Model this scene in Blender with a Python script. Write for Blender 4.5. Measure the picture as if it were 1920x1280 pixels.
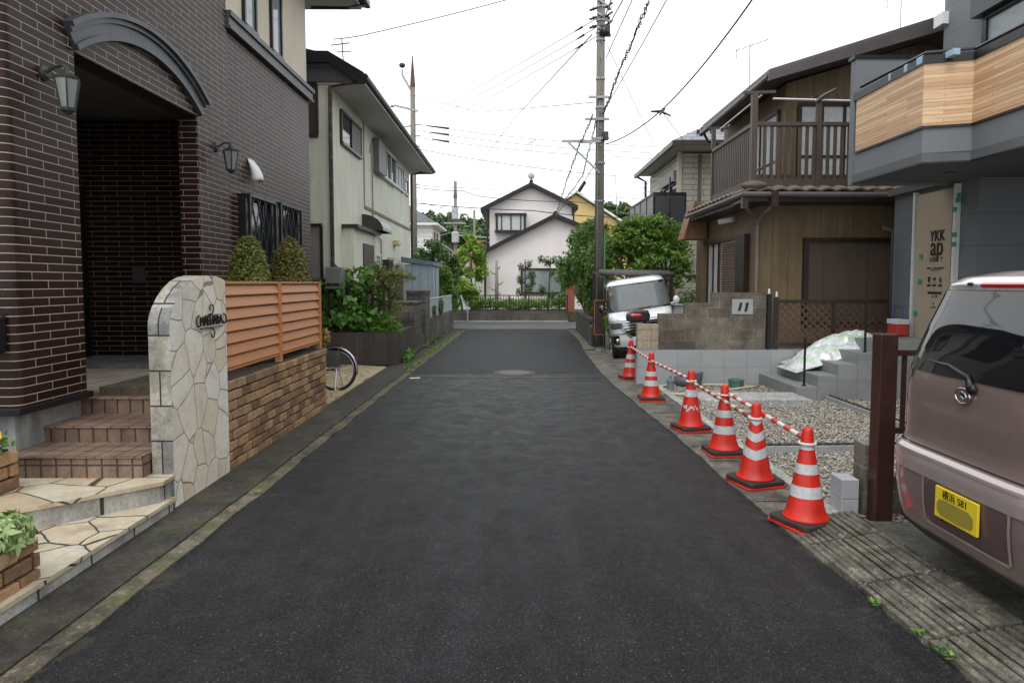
import bpy, math, random
import numpy as np
from mathutils import Vector, Matrix
for o in list(bpy.data.objects): bpy.data.objects.remove(o)
R = math.radians
sc = bpy.context.scene
C = sc.collection
# ---------------------------------------------------------------- camera, world, sun, exposure
F_, CH, PT = 1250.0, 1.75, R(3.5)            # focal length in photo pixels, eye height, pitch down
cd = bpy.data.cameras.new('camera'); cam = bpy.data.objects.new('camera', cd); C.objects.link(cam)
cd.sensor_width = 36; cd.lens = 36*F_/1920; cd.clip_start = .05; cd.clip_end = 2000
SY = 530-(640-F_*math.tan(PT))
cd.shift_x = -5/1920; cd.shift_y = SY/1920
cam.location = (0, 0, CH); cam.rotation_euler = (math.pi/2-PT, 0, 0)
sc.camera = cam
sc.render.resolution_x, sc.render.resolution_y = 1024, 682
w = bpy.data.worlds.new('World'); sc.world = w; w.use_nodes = True
nt = w.node_tree; nt.nodes.clear()
sky = nt.nodes.new('ShaderNodeTexSky'); sky.sky_type = 'NISHITA'; sky.sun_disc = False
sky.sun_elevation = R(58); sky.sun_rotation = R(200); sky.dust_density = 6; sky.air_density = 1.2
hs = nt.nodes.new('ShaderNodeHueSaturation'); hs.inputs['Saturation'].default_value = .12
mx = nt.nodes.new('ShaderNodeMixRGB'); mx.inputs['Fac'].default_value = .72; mx.inputs['Color2'].default_value = (12.6, 13.1, 13.5, 1)
bg = nt.nodes.new('ShaderNodeBackground'); bg.inputs['Strength'].default_value = .1
ow = nt.nodes.new('ShaderNodeOutputWorld')
nt.links.new(sky.outputs[0], hs.inputs['Color']); nt.links.new(hs.outputs[0], mx.inputs['Color1'])
nt.links.new(mx.outputs[0], bg.inputs['Color']); nt.links.new(bg.outputs[0], ow.inputs['Surface'])
ld = bpy.data.lights.new('sun', 'SUN'); ld.energy = .6; ld.angle = R(25); ld.color = (1, .97, .93)
sun = bpy.data.objects.new('sun', ld); C.objects.link(sun); sun.rotation_euler = (R(32), 0, R(-20))
sc.view_settings.view_transform = 'Standard'; sc.view_settings.look = 'None'
sc.view_settings.exposure = 0.56; sc.view_settings.gamma = 1
sc.render.engine = 'CYCLES'
random.seed(7); RN = np.random.RandomState(11)

# ---------------------------------------------------------------- measuring: photo pixel -> point on a real plane
def ray(px, py):
    a = (px-965)/F_; b = (640+SY-py)/F_
    return Vector((a, math.cos(PT)+b*math.sin(PT), -math.sin(PT)+b*math.cos(PT)))
def PG(px, py, z=0.0):
    d = ray(px, py); t = (z-CH)/d.z; return Vector((d.x*t, d.y*t, z))
def PX(px, py, X):
    d = ray(px, py); t = X/d.x; return Vector((X, d.y*t, CH+d.z*t))
def PY(px, py, Y):
    d = ray(px, py); t = Y/d.y; return Vector((d.x*t, Y, CH+d.z*t))

# ---------------------------------------------------------------- materials
class NT:
    def __init__(s, name):
        s.m = bpy.data.materials.new(name); s.m.use_nodes = True; s.t = s.m.node_tree
        s.p = s.t.nodes['Principled BSDF']; s.out = s.t.nodes['Material Output']
        s.uv = s.t.nodes.new('ShaderNodeUVMap').outputs[0]
        s.geo = s.t.nodes.new('ShaderNodeNewGeometry'); s.pos = s.geo.outputs['Position']
        s.obj = s.t.nodes.new('ShaderNodeTexCoord').outputs['Object']
    def set(s, node, k, v):
        if hasattr(v, 'is_output') or isinstance(v, bpy.types.NodeSocket): s.t.links.new(v, node.inputs[k])
        else: node.inputs[k].default_value = v
    def math(s, op, a, b=0.0, c=None):
        n = s.t.nodes.new('ShaderNodeMath'); n.operation = op; s.set(n, 0, a); s.set(n, 1, b)
        if c is not None: s.set(n, 2, c)
        return n.outputs[0]
    def scale(s, vec, v):
        n = s.t.nodes.new('ShaderNodeMapping'); s.set(n, 'Vector', vec); n.inputs['Scale'].default_value = v; return n.outputs[0]
    def noise(s, vec, sc, det=4, rough=.6, dist=0):
        n = s.t.nodes.new('ShaderNodeTexNoise'); s.set(n, 'Vector', vec); n.inputs['Scale'].default_value = sc
        n.inputs['Detail'].default_value = det; n.inputs['Roughness'].default_value = rough; n.inputs['Distortion'].default_value = dist
        return n.outputs[0]
    def vor(s, vec, sc, feat='F1', rnd=1):
        n = s.t.nodes.new('ShaderNodeTexVoronoi'); s.set(n, 'Vector', vec); n.feature = feat
        n.inputs['Scale'].default_value = sc; n.inputs['Randomness'].default_value = rnd; return n
    def ramp(s, fac, stops):
        n = s.t.nodes.new('ShaderNodeValToRGB'); s.set(n, 'Fac', fac); e = n.color_ramp.elements
        while len(e) < len(stops): e.new(.5)
        for i, (p, c) in enumerate(stops):
            e[i].position = p
            e[i].color = (c, c, c, 1) if isinstance(c, (int, float)) else (*c, 1)
        return n.outputs[0]
    def mix(s, fac, a, b, mode='MIX'):
        n = s.t.nodes.new('ShaderNodeMixRGB'); n.blend_type = mode; s.set(n, 'Fac', fac)
        s.set(n, 'Color1', (*a, 1) if isinstance(a, tuple) and len(a) == 3 else a)
        s.set(n, 'Color2', (*b, 1) if isinstance(b, tuple) and len(b) == 3 else b); return n.outputs[0]
    def sep(s, vec):
        n = s.t.nodes.new('ShaderNodeSeparateXYZ'); s.set(n, 0, vec); return n.outputs
    def lines(s, coord, period, width, off=0.0):       # 1 in the groove, 0 elsewhere
        a = s.math('FRACT', s.math('ADD', s.math('DIVIDE', coord, period), off))
        return s.math('LESS_THAN', a, width/period)
    def bump(s, h, st=.3, dist=.01, nrm=None):
        n = s.t.nodes.new('ShaderNodeBump'); s.set(n, 'Height', h); n.inputs['Strength'].default_value = st
        n.inputs['Distance'].default_value = dist
        if nrm is not None: s.t.links.new(nrm, n.inputs['Normal'])
        return n.outputs[0]
    def fin(s, col=None, rough=None, nrm=None, metal=None, spec=None):
        if col is not None: s.set(s.p, 'Base Color', (*col, 1) if isinstance(col, tuple) and len(col) == 3 else col)
        if rough is not None: s.set(s.p, 'Roughness', rough)
        if nrm is not None: s.set(s.p, 'Normal', nrm)
        if metal is not None: s.set(s.p, 'Metallic', metal)
        if spec is not None: s.set(s.p, 'Specular IOR Level', spec)
        return s.m
def M(name, col, rough=.6, metal=0, var=.25, vs=2.5, bump=.15, bs=60, streak=0, spec=None, coat=0):
    n = NT(name)
    a = n.noise(n.pos, vs, 6, .65)
    f = n.ramp(a, [(.25, 1-var), (.75, 1+var*.5)])
    c = n.mix(1, (*col, 1), f, 'MULTIPLY')
    if streak:
        st = n.ramp(n.noise(n.scale(n.pos, (3, 3, .35)), 2, 5, .7), [(.38, 1-streak), (.62, 1)])
        c = n.mix(1, c, st, 'MULTIPLY')
    b = n.noise(n.pos, bs, 3, .6)
    r = n.math('ADD', n.math('MULTIPLY', n.math('SUBTRACT', a, .5), .25), rough)
    m = n.fin(c, r, n.bump(b, bump, .004) if bump else None, metal, spec)
    if coat: n.p.inputs['Coat Weight'].default_value = coat; n.p.inputs['Coat Roughness'].default_value = .04
    return m
def brick(name, c1, c2, mortar, bw, rh, ms, rough=.6, off=.5, bst=.6, bdist=.01, smooth=.1, var=.3, vs=3, dirt=0, grain=.2, bias=0):
    n = NT(name); b = n.t.nodes.new('ShaderNodeTexBrick'); n.set(b, 'Vector', n.uv)
    b.inputs['Color1'].default_value = (*c1, 1); b.inputs['Color2'].default_value = (*c2, 1); b.inputs['Mortar'].default_value = (*mortar, 1)
    b.inputs['Scale'].default_value = 1; b.inputs['Brick Width'].default_value = bw; b.inputs['Row Height'].default_value = rh
    b.inputs['Mortar Size'].default_value = ms; b.inputs['Mortar Smooth'].default_value = smooth; b.offset = off; b.inputs['Bias'].default_value = bias
    f = n.ramp(n.noise(n.pos, vs, 6, .7), [(.25, 1-var), (.75, 1+var*.4)])
    c = n.mix(1, b.outputs['Color'], f, 'MULTIPLY')
    g = n.noise(n.pos, 45, 4, .7)
    c = n.mix(1, c, n.ramp(g, [(.3, 1-grain), (.7, 1+grain)]), 'MULTIPLY')
    if dirt:
        d = n.ramp(n.noise(n.scale(n.pos, (1.5, 1.5, .6)), 1.6, 6, .7), [(.42, 1-dirt), (.6, 1)])
        c = n.mix(1, c, d, 'MULTIPLY')
    inv = n.math('SUBTRACT', 1, b.outputs['Fac'])
    n1 = n.bump(inv, bst, bdist); n2 = n.bump(g, .25, .006, n1)
    return n.fin(c, n.math('ADD', rough, n.math('MULTIPLY', b.outputs['Fac'], .2)), n2)
def crazy(name, scale, cols, joint, jw=.03, bst=.6, stain=0.5, stretch=(1, 1, 1)):
    n = NT(name); v = n.scale(n.uv, stretch)
    dn = n.t.nodes.new('ShaderNodeTexNoise'); dn.inputs['Scale'].default_value = 2.5; n.set(dn, 'Vector', v)
    ad = n.t.nodes.new('ShaderNodeVectorMath'); ad.operation = 'MULTIPLY_ADD'
    n.set(ad, 0, dn.outputs['Color']); ad.inputs[1].default_value = (.12, .12, 0); n.set(ad, 2, v)
    vv = ad.outputs[0]
    e = n.vor(vv, scale, 'DISTANCE_TO_EDGE').outputs['Distance']; cc = n.vor(vv, scale, 'F1').outputs['Color']
    rnd = n.sep(cc)[0]
    col = n.ramp(rnd, [(i/(len(cols)-1), c) for i, c in enumerate(cols)])
    st = n.noise(n.pos, 5, 6, .7, .6)
    col = n.mix(n.math('MULTIPLY', n.ramp(st, [(.48, 0), (.62, 1)]), stain), col, (.36, .24, .12))
    gr = n.ramp(n.noise(n.pos, 3.3, 5, .7), [(.55, 0), (.72, .75)])
    col = n.mix(n.math('MULTIPLY', gr, stain*1.1), col, (.15, .15, .145))
    col = n.mix(1, col, n.ramp(n.noise(n.pos, 40, 4, .7), [(.3, .88), (.7, 1.08)]), 'MULTIPLY')
    k = n.ramp(e, [(jw*.45, 0), (jw, 1)])
    col = n.mix(k, joint, col)
    return n.fin(col, .55, n.bump(n.noise(n.pos, 30, 4), .15, .006, n.bump(k, bst, .015)))
def grooved(name, col, period, width, axis=0, col2=None, rough=.6, var=.2, gd=.3, second=None, bst=.5, streak=0):
    n = NT(name); u = n.sep(n.uv)
    l = n.lines(u[axis], period, width)
    if second: l = n.math('MAXIMUM', l, n.lines(u[1-axis], second[0], second[1]))
    f = n.ramp(n.noise(n.pos, 2.2, 6, .7), [(.25, 1-var), (.75, 1+var*.5)])
    c = n.mix(1, (*col, 1), f, 'MULTIPLY')
    if streak:
        st = n.ramp(n.noise(n.scale(n.pos, (3, 3, .3)), 2, 5, .7), [(.38, 1-streak), (.62, 1)])
        c = n.mix(1, c, st, 'MULTIPLY')
    c = n.mix(l, c, col2 if col2 else tuple(x*gd for x in col))
    b1 = n.bump(n.math('SUBTRACT', 1, l), bst, .008)
    return n.fin(c, rough, n.bump(n.noise(n.pos, 90, 3), .15, .004, b1))
def glass(name, col=(.02, .025, .03), rough=.05, spec=.6):
    n = NT(name); return n.fin(n.mix(n.noise(n.pos, 3, 3), tuple(x*.6 for x in col), col), rough, n.bump(n.noise(n.pos, 1.2, 2), .04, .02), None, spec)
def leafm(name, a, b, c, trans=.25):
    n = NT(name); r = n.geo.outputs['Random Per Island']; a, b, c = [(min(.7, q[0]*1.45), min(.7, q[1]*1.35), q[2]*1.1) for q in (a, b, c)]
    big = n.noise(n.pos, 2.4, 3)
    col = n.ramp(n.math('ADD', n.math('MULTIPLY', r, .6), n.math('MULTIPLY', big, .45)), [(.15, a), (.5, b), (.85, c)])
    n.fin(col, .45)
    t = n.t.nodes.new('ShaderNodeBsdfTranslucent'); n.set(t, 'Color', n.mix(.5, col, (.25, .4, .05), 'MIX'))
    m = n.t.nodes.new('ShaderNodeMixShader'); m.inputs[0].default_value = trans
    n.t.links.new(n.p.outputs[0], m.inputs[1]); n.t.links.new(t.outputs[0], m.inputs[2]); n.t.links.new(m.outputs[0], n.out.inputs[0])
    return n.m

# ---------------------------------------------------------------- mesh building
ORG = {}
class MB:
    def __init__(s): s.v = []; s.f = []; s.mi = []
    def add(s, vs, fs, mi=0):
        b = len(s.v); s.v += [tuple(v) for v in vs]
        for f in fs: s.f.append(tuple(i+b for i in f)); s.mi.append(mi)
        return s
    def box(s, x0, x1, y0, y1, z0, z1, mi=0):
        if x0 > x1: x0, x1 = x1, x0
        if y0 > y1: y0, y1 = y1, y0
        if z0 > z1: z0, z1 = z1, z0
        return s.add([(x0,y0,z0),(x1,y0,z0),(x1,y1,z0),(x0,y1,z0),(x0,y0,z1),(x1,y0,z1),(x1,y1,z1),(x0,y1,z1)],
            [(0,3,2,1),(4,5,6,7),(0,1,5,4),(1,2,6,5),(2,3,7,6),(3,0,4,7)], mi)
    def prism(s, poly, ax, a0, a1, mi=0):
        # poly in the two other axes, in xyz order; extruded from a0 to a1
        def p(q, a): q = list(q); q.insert(ax, a); return q
        n = len(poly); vs = [p(q, a0) for q in poly]+[p(q, a1) for q in poly]
        ar = sum(poly[i][0]*poly[(i+1) % n][1]-poly[(i+1) % n][0]*poly[i][1] for i in range(n))
        flip = (ar > 0) ^ (ax == 1) ^ (a1 < a0)
        fs = [tuple(range(n))[::-1], tuple(range(n, 2*n))]+[(i, (i+1) % n, (i+1) % n+n, i+n) for i in range(n)]
        if not flip: fs = [f[::-1] for f in fs]
        return s.add(vs, fs, mi)
    def bar(s, p, q, w=.05, h=None, up=(0, 0, 1), mi=0):
        h = h or w; p = Vector(p); q = Vector(q); d = (q-p).normalized(); u = Vector(up)
        if abs(d.dot(u)) > .98: u = Vector((0, 1, 0))
        a = d.cross(u).normalized(); b = a.cross(d)
        vs = [c+a*i*w/2+b*j*h/2 for c in (p, q) for i, j in ((-1,-1),(1,-1),(1,1),(-1,1))]
        return s.add(vs, [(0,1,2,3),(7,6,5,4),(0,4,5,1),(1,5,6,2),(2,6,7,3),(3,7,4,0)], mi)
    def tube(s, pts, r=.02, n=8, cap=True, mi=0):
        pts = [Vector(p) for p in pts]; rs = r if isinstance(r, (list, tuple)) else [r]*len(pts)
        vs = []; fs = []; a = None
        for i, p in enumerate(pts):
            d = (pts[min(i+1, len(pts)-1)]-pts[max(i-1, 0)]).normalized()
            if a is None:
                u = Vector((0, 0, 1)) if abs(d.z) < .9 else Vector((1, 0, 0)); a = d.cross(u).normalized()
            else: a = (a-d*a.dot(d)).normalized()
            b = d.cross(a)
            for k in range(n):
                t = 2*math.pi*k/n; vs.append(p+(a*math.cos(t)+b*math.sin(t))*rs[i])
        for i in range(len(pts)-1):
            for k in range(n): fs.append((i*n+k, i*n+(k+1) % n, (i+1)*n+(k+1) % n, (i+1)*n+k))
        if cap: fs += [tuple(range(n))[::-1], tuple(range((len(pts)-1)*n, len(pts)*n))]
        return s.add(vs, fs, mi)
    def lathe(s, c, prof, n=24, mi=0, ax=2):
        pts = []
        for r, z in prof:
            for k in range(n):
                t = 2*math.pi*k/n; q = [r*math.cos(t), r*math.sin(t), z]
                if ax == 0: q = [q[2], q[0], q[1]]
                if ax == 1: q = [q[1], q[2], q[0]]
                pts.append((c[0]+q[0], c[1]+q[1], c[2]+q[2]))
        m = len(prof); fs = [(i*n+k, i*n+(k+1) % n, (i+1)*n+(k+1) % n, (i+1)*n+k) for i in range(m-1) for k in range(n)]
        fs += [tuple(range(n))[::-1], tuple(range((m-1)*n, m*n))]
        return s.add(pts, fs, mi)
    def grid(s, fn, nu, nv, mi=0):
        vs = [fn(i/nu, j/nv) for j in range(nv+1) for i in range(nu+1)]
        return s.add(vs, [(j*(nu+1)+i, j*(nu+1)+i+1, (j+1)*(nu+1)+i+1, (j+1)*(nu+1)+i) for j in range(nv) for i in range(nu)], mi)
    def poly(s, pts, mi=0): return s.add(pts, [tuple(range(len(pts)))], mi)
    def sphere(s, c, r, n=12, m=8, mi=0):
        r = r if isinstance(r, tuple) else (r, r, r); vs = []; 
        for j in range(m+1):
            ph = math.pi*j/m-math.pi/2; 
            for i in range(n):
                t = 2*math.pi*i/n; vs.append((c[0]+r[0]*max(math.cos(ph), .02)*math.cos(t), c[1]+r[1]*max(math.cos(ph), .02)*math.sin(t), c[2]+r[2]*math.sin(ph)))
        fs = [(j*n+i, j*n+(i+1) % n, (j+1)*n+(i+1) % n, (j+1)*n+i) for j in range(m) for i in range(n)]
        return s.add(vs, fs, mi)
    def build(s, name, mat, parent=None, smooth=False, bevel=0, label=None, origin=None, solid=0, sub=0):
        if parent is not None: o3 = ORG[parent.name]
        elif origin is not None: o3 = Vector(origin)
        else:
            a = np.array(s.v); o3 = Vector(((a[:, 0].min()+a[:, 0].max())/2, (a[:, 1].min()+a[:, 1].max())/2, a[:, 2].min()))
        me = bpy.data.meshes.new(name)
        me.from_pydata([(v[0]-o3[0], v[1]-o3[1], v[2]-o3[2]) for v in s.v], [], s.f)
        for m in (mat if isinstance(mat, (list, tuple)) else [mat]): me.materials.append(m)
        uv = me.uv_layers.new(name='UVMap'); V = s.v
        for p, mi in zip(me.polygons, s.mi):
            p.material_index = mi; p.use_smooth = smooth
            n = p.normal; ax = max(range(3), key=lambda k: abs(n[k])+(.05 if k == 2 else 0))
            for li in p.loop_indices:
                v = V[me.loops[li].vertex_index]
                uv.data[li].uv = (v[1], v[2]) if ax == 0 else (v[0], v[2]) if ax == 1 else (v[0], v[1])
        ob = bpy.data.objects.new(name, me); C.objects.link(ob)
        if parent is not None: ob.parent = parent
        else: ob.location = o3
        ORG[ob.name] = o3
        if label: ob['label'] = label
        if solid:
            md = ob.modifiers.new('solid', 'SOLIDIFY'); md.thickness = solid; md.offset = 0
        if bevel:
            md = ob.modifiers.new('bevel', 'BEVEL'); md.width = bevel; md.segments = 2; md.limit_method = 'ANGLE'; md.angle_limit = R(40)
        if sub:
            md = ob.modifiers.new('sub', 'SUBSURF'); md.levels = sub; md.render_levels = sub
        return ob
def thing(name, label, cat, loc=(0, 0, 0), group=None, local=False):
    o = bpy.data.objects.new(name, None); C.objects.link(o); o.location = loc; o.empty_display_size = .2
    ORG[o.name] = Vector((0, 0, 0)) if local else Vector(loc)
    return tag(o, label, cat, group)
def tag(o, label, cat, group=None, kind=None):
    o['label'] = label; o['category'] = cat
    if group: o['group'] = group
    if kind: o['kind'] = kind
    return o
def struct(o, label=None):
    o['kind'] = 'structure'
    if label: o['label'] = label
    return o
def kids(o): return [c for c in bpy.data.objects if c.parent == o]
def dup(root, loc, rz=None, label=None, group=None):
    def cp(o, par):
        c = o.copy(); C.objects.link(c); c.parent = par; ORG[c.name] = Vector((0, 0, 0))
        for k in kids_map.get(o.name, []): cp(k, c)
        return c
    kids_map = {}
    for c in bpy.data.objects:
        if c.parent: kids_map.setdefault(c.parent.name, []).append(c)
    r = cp(root, None); r.location = loc
    if rz is not None: r.rotation_euler.z = rz
    if label: r['label'] = label
    if group: r['group'] = group
    return r
def text(name, body, mat, parent, size, mtx, ext=.002, align='CENTER', space=1):
    cu = bpy.data.curves.new(name, 'FONT'); cu.body = body; cu.size = size; cu.extrude = ext; cu.align_x = align; cu.align_y = 'CENTER'
    cu.space_character = space; cu.resolution_u = 3
    t = bpy.data.objects.new('tmp', cu); C.objects.link(t)
    dg = bpy.context.evaluated_depsgraph_get(); me = bpy.data.meshes.new_from_object(t.evaluated_get(dg))
    bpy.data.objects.remove(t); me.transform(mtx)
    me.transform(Matrix.Translation(-ORG[parent.name])); me.name = name
    me.materials.clear(); me.materials.append(mat)
    o = bpy.data.objects.new(name, me); C.objects.link(o); o.parent = parent; ORG[o.name] = ORG[parent.name]
    return o
def frame_m(loc, xdir, zdir=(0, 0, 1), sx=1, sy=1):     # text matrix: local x along xdir, local y up
    x = Vector(xdir).normalized(); y = Vector(zdir).normalized(); z = x.cross(y)
    m = Matrix((x*sx, y*sy, z)).transposed().to_4x4(); m.translation = Vector(loc); return m

# window on a wall plane: ax=0 wall faces +-x (coords y,z); ax=1 faces +-y (coords x,z); s = outward sign
def window(parent, ax, p, s, a0, a1, z0, z1, fm, gm, mull=(), trans=(), fw=.05, dep=.06, label=None, sill=False, name='window'):
    if a0 > a1: a0, a1 = a1, a0
    def bx(mb, a, b, c, d, e, f):     # e..f = depth out of the wall
        lo, hi = p+s*e, p+s*f
        return mb.box(lo, hi, a, b, c, d) if ax == 0 else mb.box(a, b, lo, hi, c, d)
    g = bx(MB(), a0+.004, a1-.004, z0+.004, z1-.004, -.02, dep*.35).build(name, gm, parent, label=label)
    f = MB()
    bx(f, a0-fw*.3, a1+fw*.3, z1-fw*.5, z1+fw*.5, -.01, dep+.01); bx(f, a0-fw*.3, a1+fw*.3, z0-fw*.5, z0+fw*.5, -.01, dep+.02)
    bx(f, a0-fw*.5, a0+fw*.5, z0+fw*.5, z1-fw*.5, -.01, dep); bx(f, a1-fw*.5, a1+fw*.5, z0+fw*.5, z1-fw*.5, -.01, dep)
    for m_ in mull: c = a0+(a1-a0)*m_; bx(f, c-fw*.4, c+fw*.4, z0+fw*.5, z1-fw*.5, 0, dep-.006)
    for m_ in trans: c = z0+(z1-z0)*m_; bx(f, a0+fw*.5, a1-fw*.5, c-fw*.25, c+fw*.25, 0, dep-.012)
    f.build('frame', fm, g, bevel=.004)
    return g

# ---------------------------------------------------------------- foliage
def leaves(blobs, n, size, aspect=.55, droop=.3, shell=.6, name='crown', mat=None, parent=None, seed=1, origin=None, clump=0, flat=0, smooth=False, fuzz=.13):
    rs = np.random.RandomState(seed)
    B = np.array([list(b[:3])+(list(b[3]) if isinstance(b[3], (tuple, list)) else [b[3]]*3) for b in blobs], float)
    vol = np.cbrt(B[:, 3]*B[:, 4]*B[:, 5])**2; k = rs.choice(len(B), n, p=vol/vol.sum())
    d = rs.normal(size=(n, 3)); d /= np.linalg.norm(d, axis=1)[:, None]
    if clump:
        cd_ = rs.normal(size=(len(B), clump, 3)); cd_ /= np.linalg.norm(cd_, axis=2)[:, :, None]
        pick = cd_[k, rs.randint(0, clump, n)]
        d = pick+d*.28; d /= np.linalg.norm(d, axis=1)[:, None]
    rad = (shell+(1-shell)*rs.rand(n)**.6)*np.where(rs.rand(n) < .3, rs.rand(n), 1.0)*(1+fuzz*rs.normal(size=n)*.7)
    P = B[k, :3]+d*B[k, 3:6]*rad[:, None]
    nr = d*.7+rs.normal(size=(n, 3))*.6+np.array([0, 0, .35+flat]); nr /= np.linalg.norm(nr, axis=1)[:, None]
    t = np.cross(nr, rs.normal(size=(n, 3))); t /= np.linalg.norm(t, axis=1)[:, None]; t[:, 2] -= droop; t /= np.linalg.norm(t, axis=1)[:, None]
    b = np.cross(nr, t); b /= np.linalg.norm(b, axis=1)[:, None]
    L = size*(.6+.8*rs.rand(n))[:, None]; W = L*aspect
    q = [P-t*L*.5, P-t*L*.05+b*W*.5-nr*L*.06, P+t*L*.5, P-t*L*.05-b*W*.5-nr*L*.06]
    V = np.stack(q, 1).reshape(-1, 3)
    return quads(V, name, mat, parent, origin)
def quads(V, name, mat, parent=None, origin=None):
    n = len(V)//4
    o3 = ORG[parent.name] if parent is not None else Vector(origin if origin is not None else (*V[:, :2].mean(0), V[:, 2].min()))
    V = V-np.array(o3); me = bpy.data.meshes.new(name); me.vertices.add(len(V)); me.vertices.foreach_set('co', V.astype(np.float32).ravel())
    me.loops.add(n*4); me.loops.foreach_set('vertex_index', np.arange(n*4, dtype=np.int32))
    me.polygons.add(n); me.polygons.foreach_set('loop_start', np.arange(0, n*4, 4, dtype=np.int32))
    me.update(calc_edges=True); me.validate(); me.materials.append(mat)
    o = bpy.data.objects.new(name, me); C.objects.link(o)
    if parent is not None: o.parent = parent
    else: o.location = o3
    ORG[o.name] = o3
    return o
def trunk_mb(base, tips, r0, rs=None, seed=0):
    rr = random.Random(seed); mb = MB(); base = Vector(base)
    for i, t in enumerate(tips):
        t = Vector(t); k = 5; pts = []; rad = []
        for j in range(k+1):
            u = j/k; p = base.lerp(t, u); off = math.sin(u*math.pi)
            pts.append(p+Vector((rr.uniform(-1, 1)*.06*off, rr.uniform(-1, 1)*.06*off, off*.08*(t-base).length*.3)))
            rad.append(r0*(1 if i == 0 else .6)*(1-.8*u)+.004)
        mb.tube(pts, rad, 7)
    return mb
def tree(name, label, cat, base, blobs, n, size, leafmat, barkmat, r0=.05, group=None, seed=1, aspect=.55, shell=.6, clump=0, tips=None, droop=.3):
    t = thing(name, label, cat, base, group)
    tips = tips or [(b[0], b[1], b[2]) for b in blobs]
    trunk_mb(base, tips, r0, seed=seed).build('trunk', barkmat, t, smooth=True)
    leaves(blobs, n, size, aspect, droop, shell, 'crown', leafmat, t, seed, clump=clump)
    return t
# ================================================================ materials
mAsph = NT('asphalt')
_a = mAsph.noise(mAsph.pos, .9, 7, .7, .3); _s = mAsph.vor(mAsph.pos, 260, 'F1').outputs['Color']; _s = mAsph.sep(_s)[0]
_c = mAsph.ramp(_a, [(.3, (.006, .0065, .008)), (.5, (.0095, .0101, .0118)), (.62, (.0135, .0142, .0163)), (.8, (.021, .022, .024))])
_tr = mAsph.noise(mAsph.scale(mAsph.pos, (2.2, .12, 1)), 1.4, 4, .6)          # worn wheel tracks along the road
_c = mAsph.mix(mAsph.ramp(_tr, [(.42, 0), (.7, .45)]), _c, (.03, .031, .035))
_c = mAsph.mix(mAsph.math('MULTIPLY', mAsph.ramp(_s, [(.93, 0), (.98, 1)]), .55), _c, (.16, .155, .14))
_c = mAsph.mix(1, _c, mAsph.ramp(mAsph.noise(mAsph.pos, 62, 5, .9), [(.36, .35), (.5, .9), (.64, 2.1)]), 'MULTIPLY')
_c = mAsph.mix(1, _c, mAsph.ramp(mAsph.noise(mAsph.scale(mAsph.pos, (1, .7, 1)), 5.5, 8, .8, .5), [(.34, .7), (.5, .98), (.66, 1.4)]), 'MULTIPLY')
_g = mAsph.vor(mAsph.pos, 38, 'F1'); _gs = mAsph.math('MULTIPLY', mAsph.math('LESS_THAN', _g.outputs['Distance'], .16), mAsph.math('GREATER_THAN', mAsph.sep(_g.outputs['Color'])[0], .93))
_c = mAsph.mix(mAsph.math('MULTIPLY', _gs, .8), _c, (.17, .165, .15))
_ex = mAsph.math('ABSOLUTE', mAsph.math('ADD', mAsph.sep(mAsph.pos)[0], .1)); _en = mAsph.noise(mAsph.pos, 2.2, 7, .8, .6)

_em = mAsph.math('MULTIPLY', mAsph.math('GREATER_THAN', mAsph.math('ADD', _ex, mAsph.math('MULTIPLY', mAsph.math('SUBTRACT', _en, .5), 1.5)), 2.06), .45)
_c = mAsph.mix(_em, _c, (.075, .062, .045))
_f = mAsph.vor(mAsph.pos, 9, 'F1'); _fs = mAsph.math('MULTIPLY', mAsph.math('LESS_THAN', _f.outputs['Distance'], .035), mAsph.math('GREATER_THAN', mAsph.sep(_f.outputs['Color'])[1], .86))
_c = mAsph.mix(_fs, _c, (.3, .28, .24))
ASPH = mAsph.fin(_c, mAsph.ramp(mAsph.noise(mAsph.pos, 3.5, 7, .8, .5), [(.36, .32), (.62, .60)]), mAsph.bump(mAsph.noise(mAsph.pos, 70, 5, .9), .9, .010), None, .24)
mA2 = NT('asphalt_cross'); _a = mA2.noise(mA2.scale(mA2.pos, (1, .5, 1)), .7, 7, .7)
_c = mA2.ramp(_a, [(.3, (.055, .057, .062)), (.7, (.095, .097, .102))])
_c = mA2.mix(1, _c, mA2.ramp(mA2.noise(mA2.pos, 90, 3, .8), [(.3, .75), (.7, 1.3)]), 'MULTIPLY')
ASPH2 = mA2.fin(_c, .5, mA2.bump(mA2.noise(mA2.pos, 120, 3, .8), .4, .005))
def concrete(name, c, dark, moss=0.0, lo=.4, hi=.62, sc=1.6, rough=.75):
    n = NT(name); a = n.noise(n.pos, sc, 8, .72, .4)
    k = n.ramp(a, [(lo, (*dark,)), (hi, (*c,))])
    k = n.mix(1, k, n.ramp(n.noise(n.pos, 11, 8, .85, .3), [(.34, .55), (.5, .95), (.66, 1.35)]), 'MULTIPLY')
    k = n.mix(1, k, n.ramp(n.noise(n.pos, 70, 4, .9), [(.35, .55), (.65, 1.5)]), 'MULTIPLY')
    vc = n.vor(n.pos, 48, 'F1').outputs['Color']
    k = n.mix(1, k, n.ramp(n.sep(vc)[0], [(0, .78), (.7, 1.0), (.93, 1.1), (1, 1.9)]), 'MULTIPLY')
    if moss: k = n.mix(n.math('MULTIPLY', n.ramp(n.noise(n.pos, 3.1, 7, .75), [(.5, 0), (.62, 1)]), moss), k, (.07, .085, .022))
    return n.fin(k, rough, n.bump(n.noise(n.pos, 55, 5, .8), .5, .006))
GUT = concrete('gutter_concrete', (.054, .045, .036), (.012, .011, .009), .35, .36, .66, 3)
GUTL = concrete('gutter_edge', (.15, .125, .085), (.028, .024, .016), .6, .38, .62, 4)
CONC = concrete('concrete_grey', (.3, .29, .27), (.17, .165, .15), .0)
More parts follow.
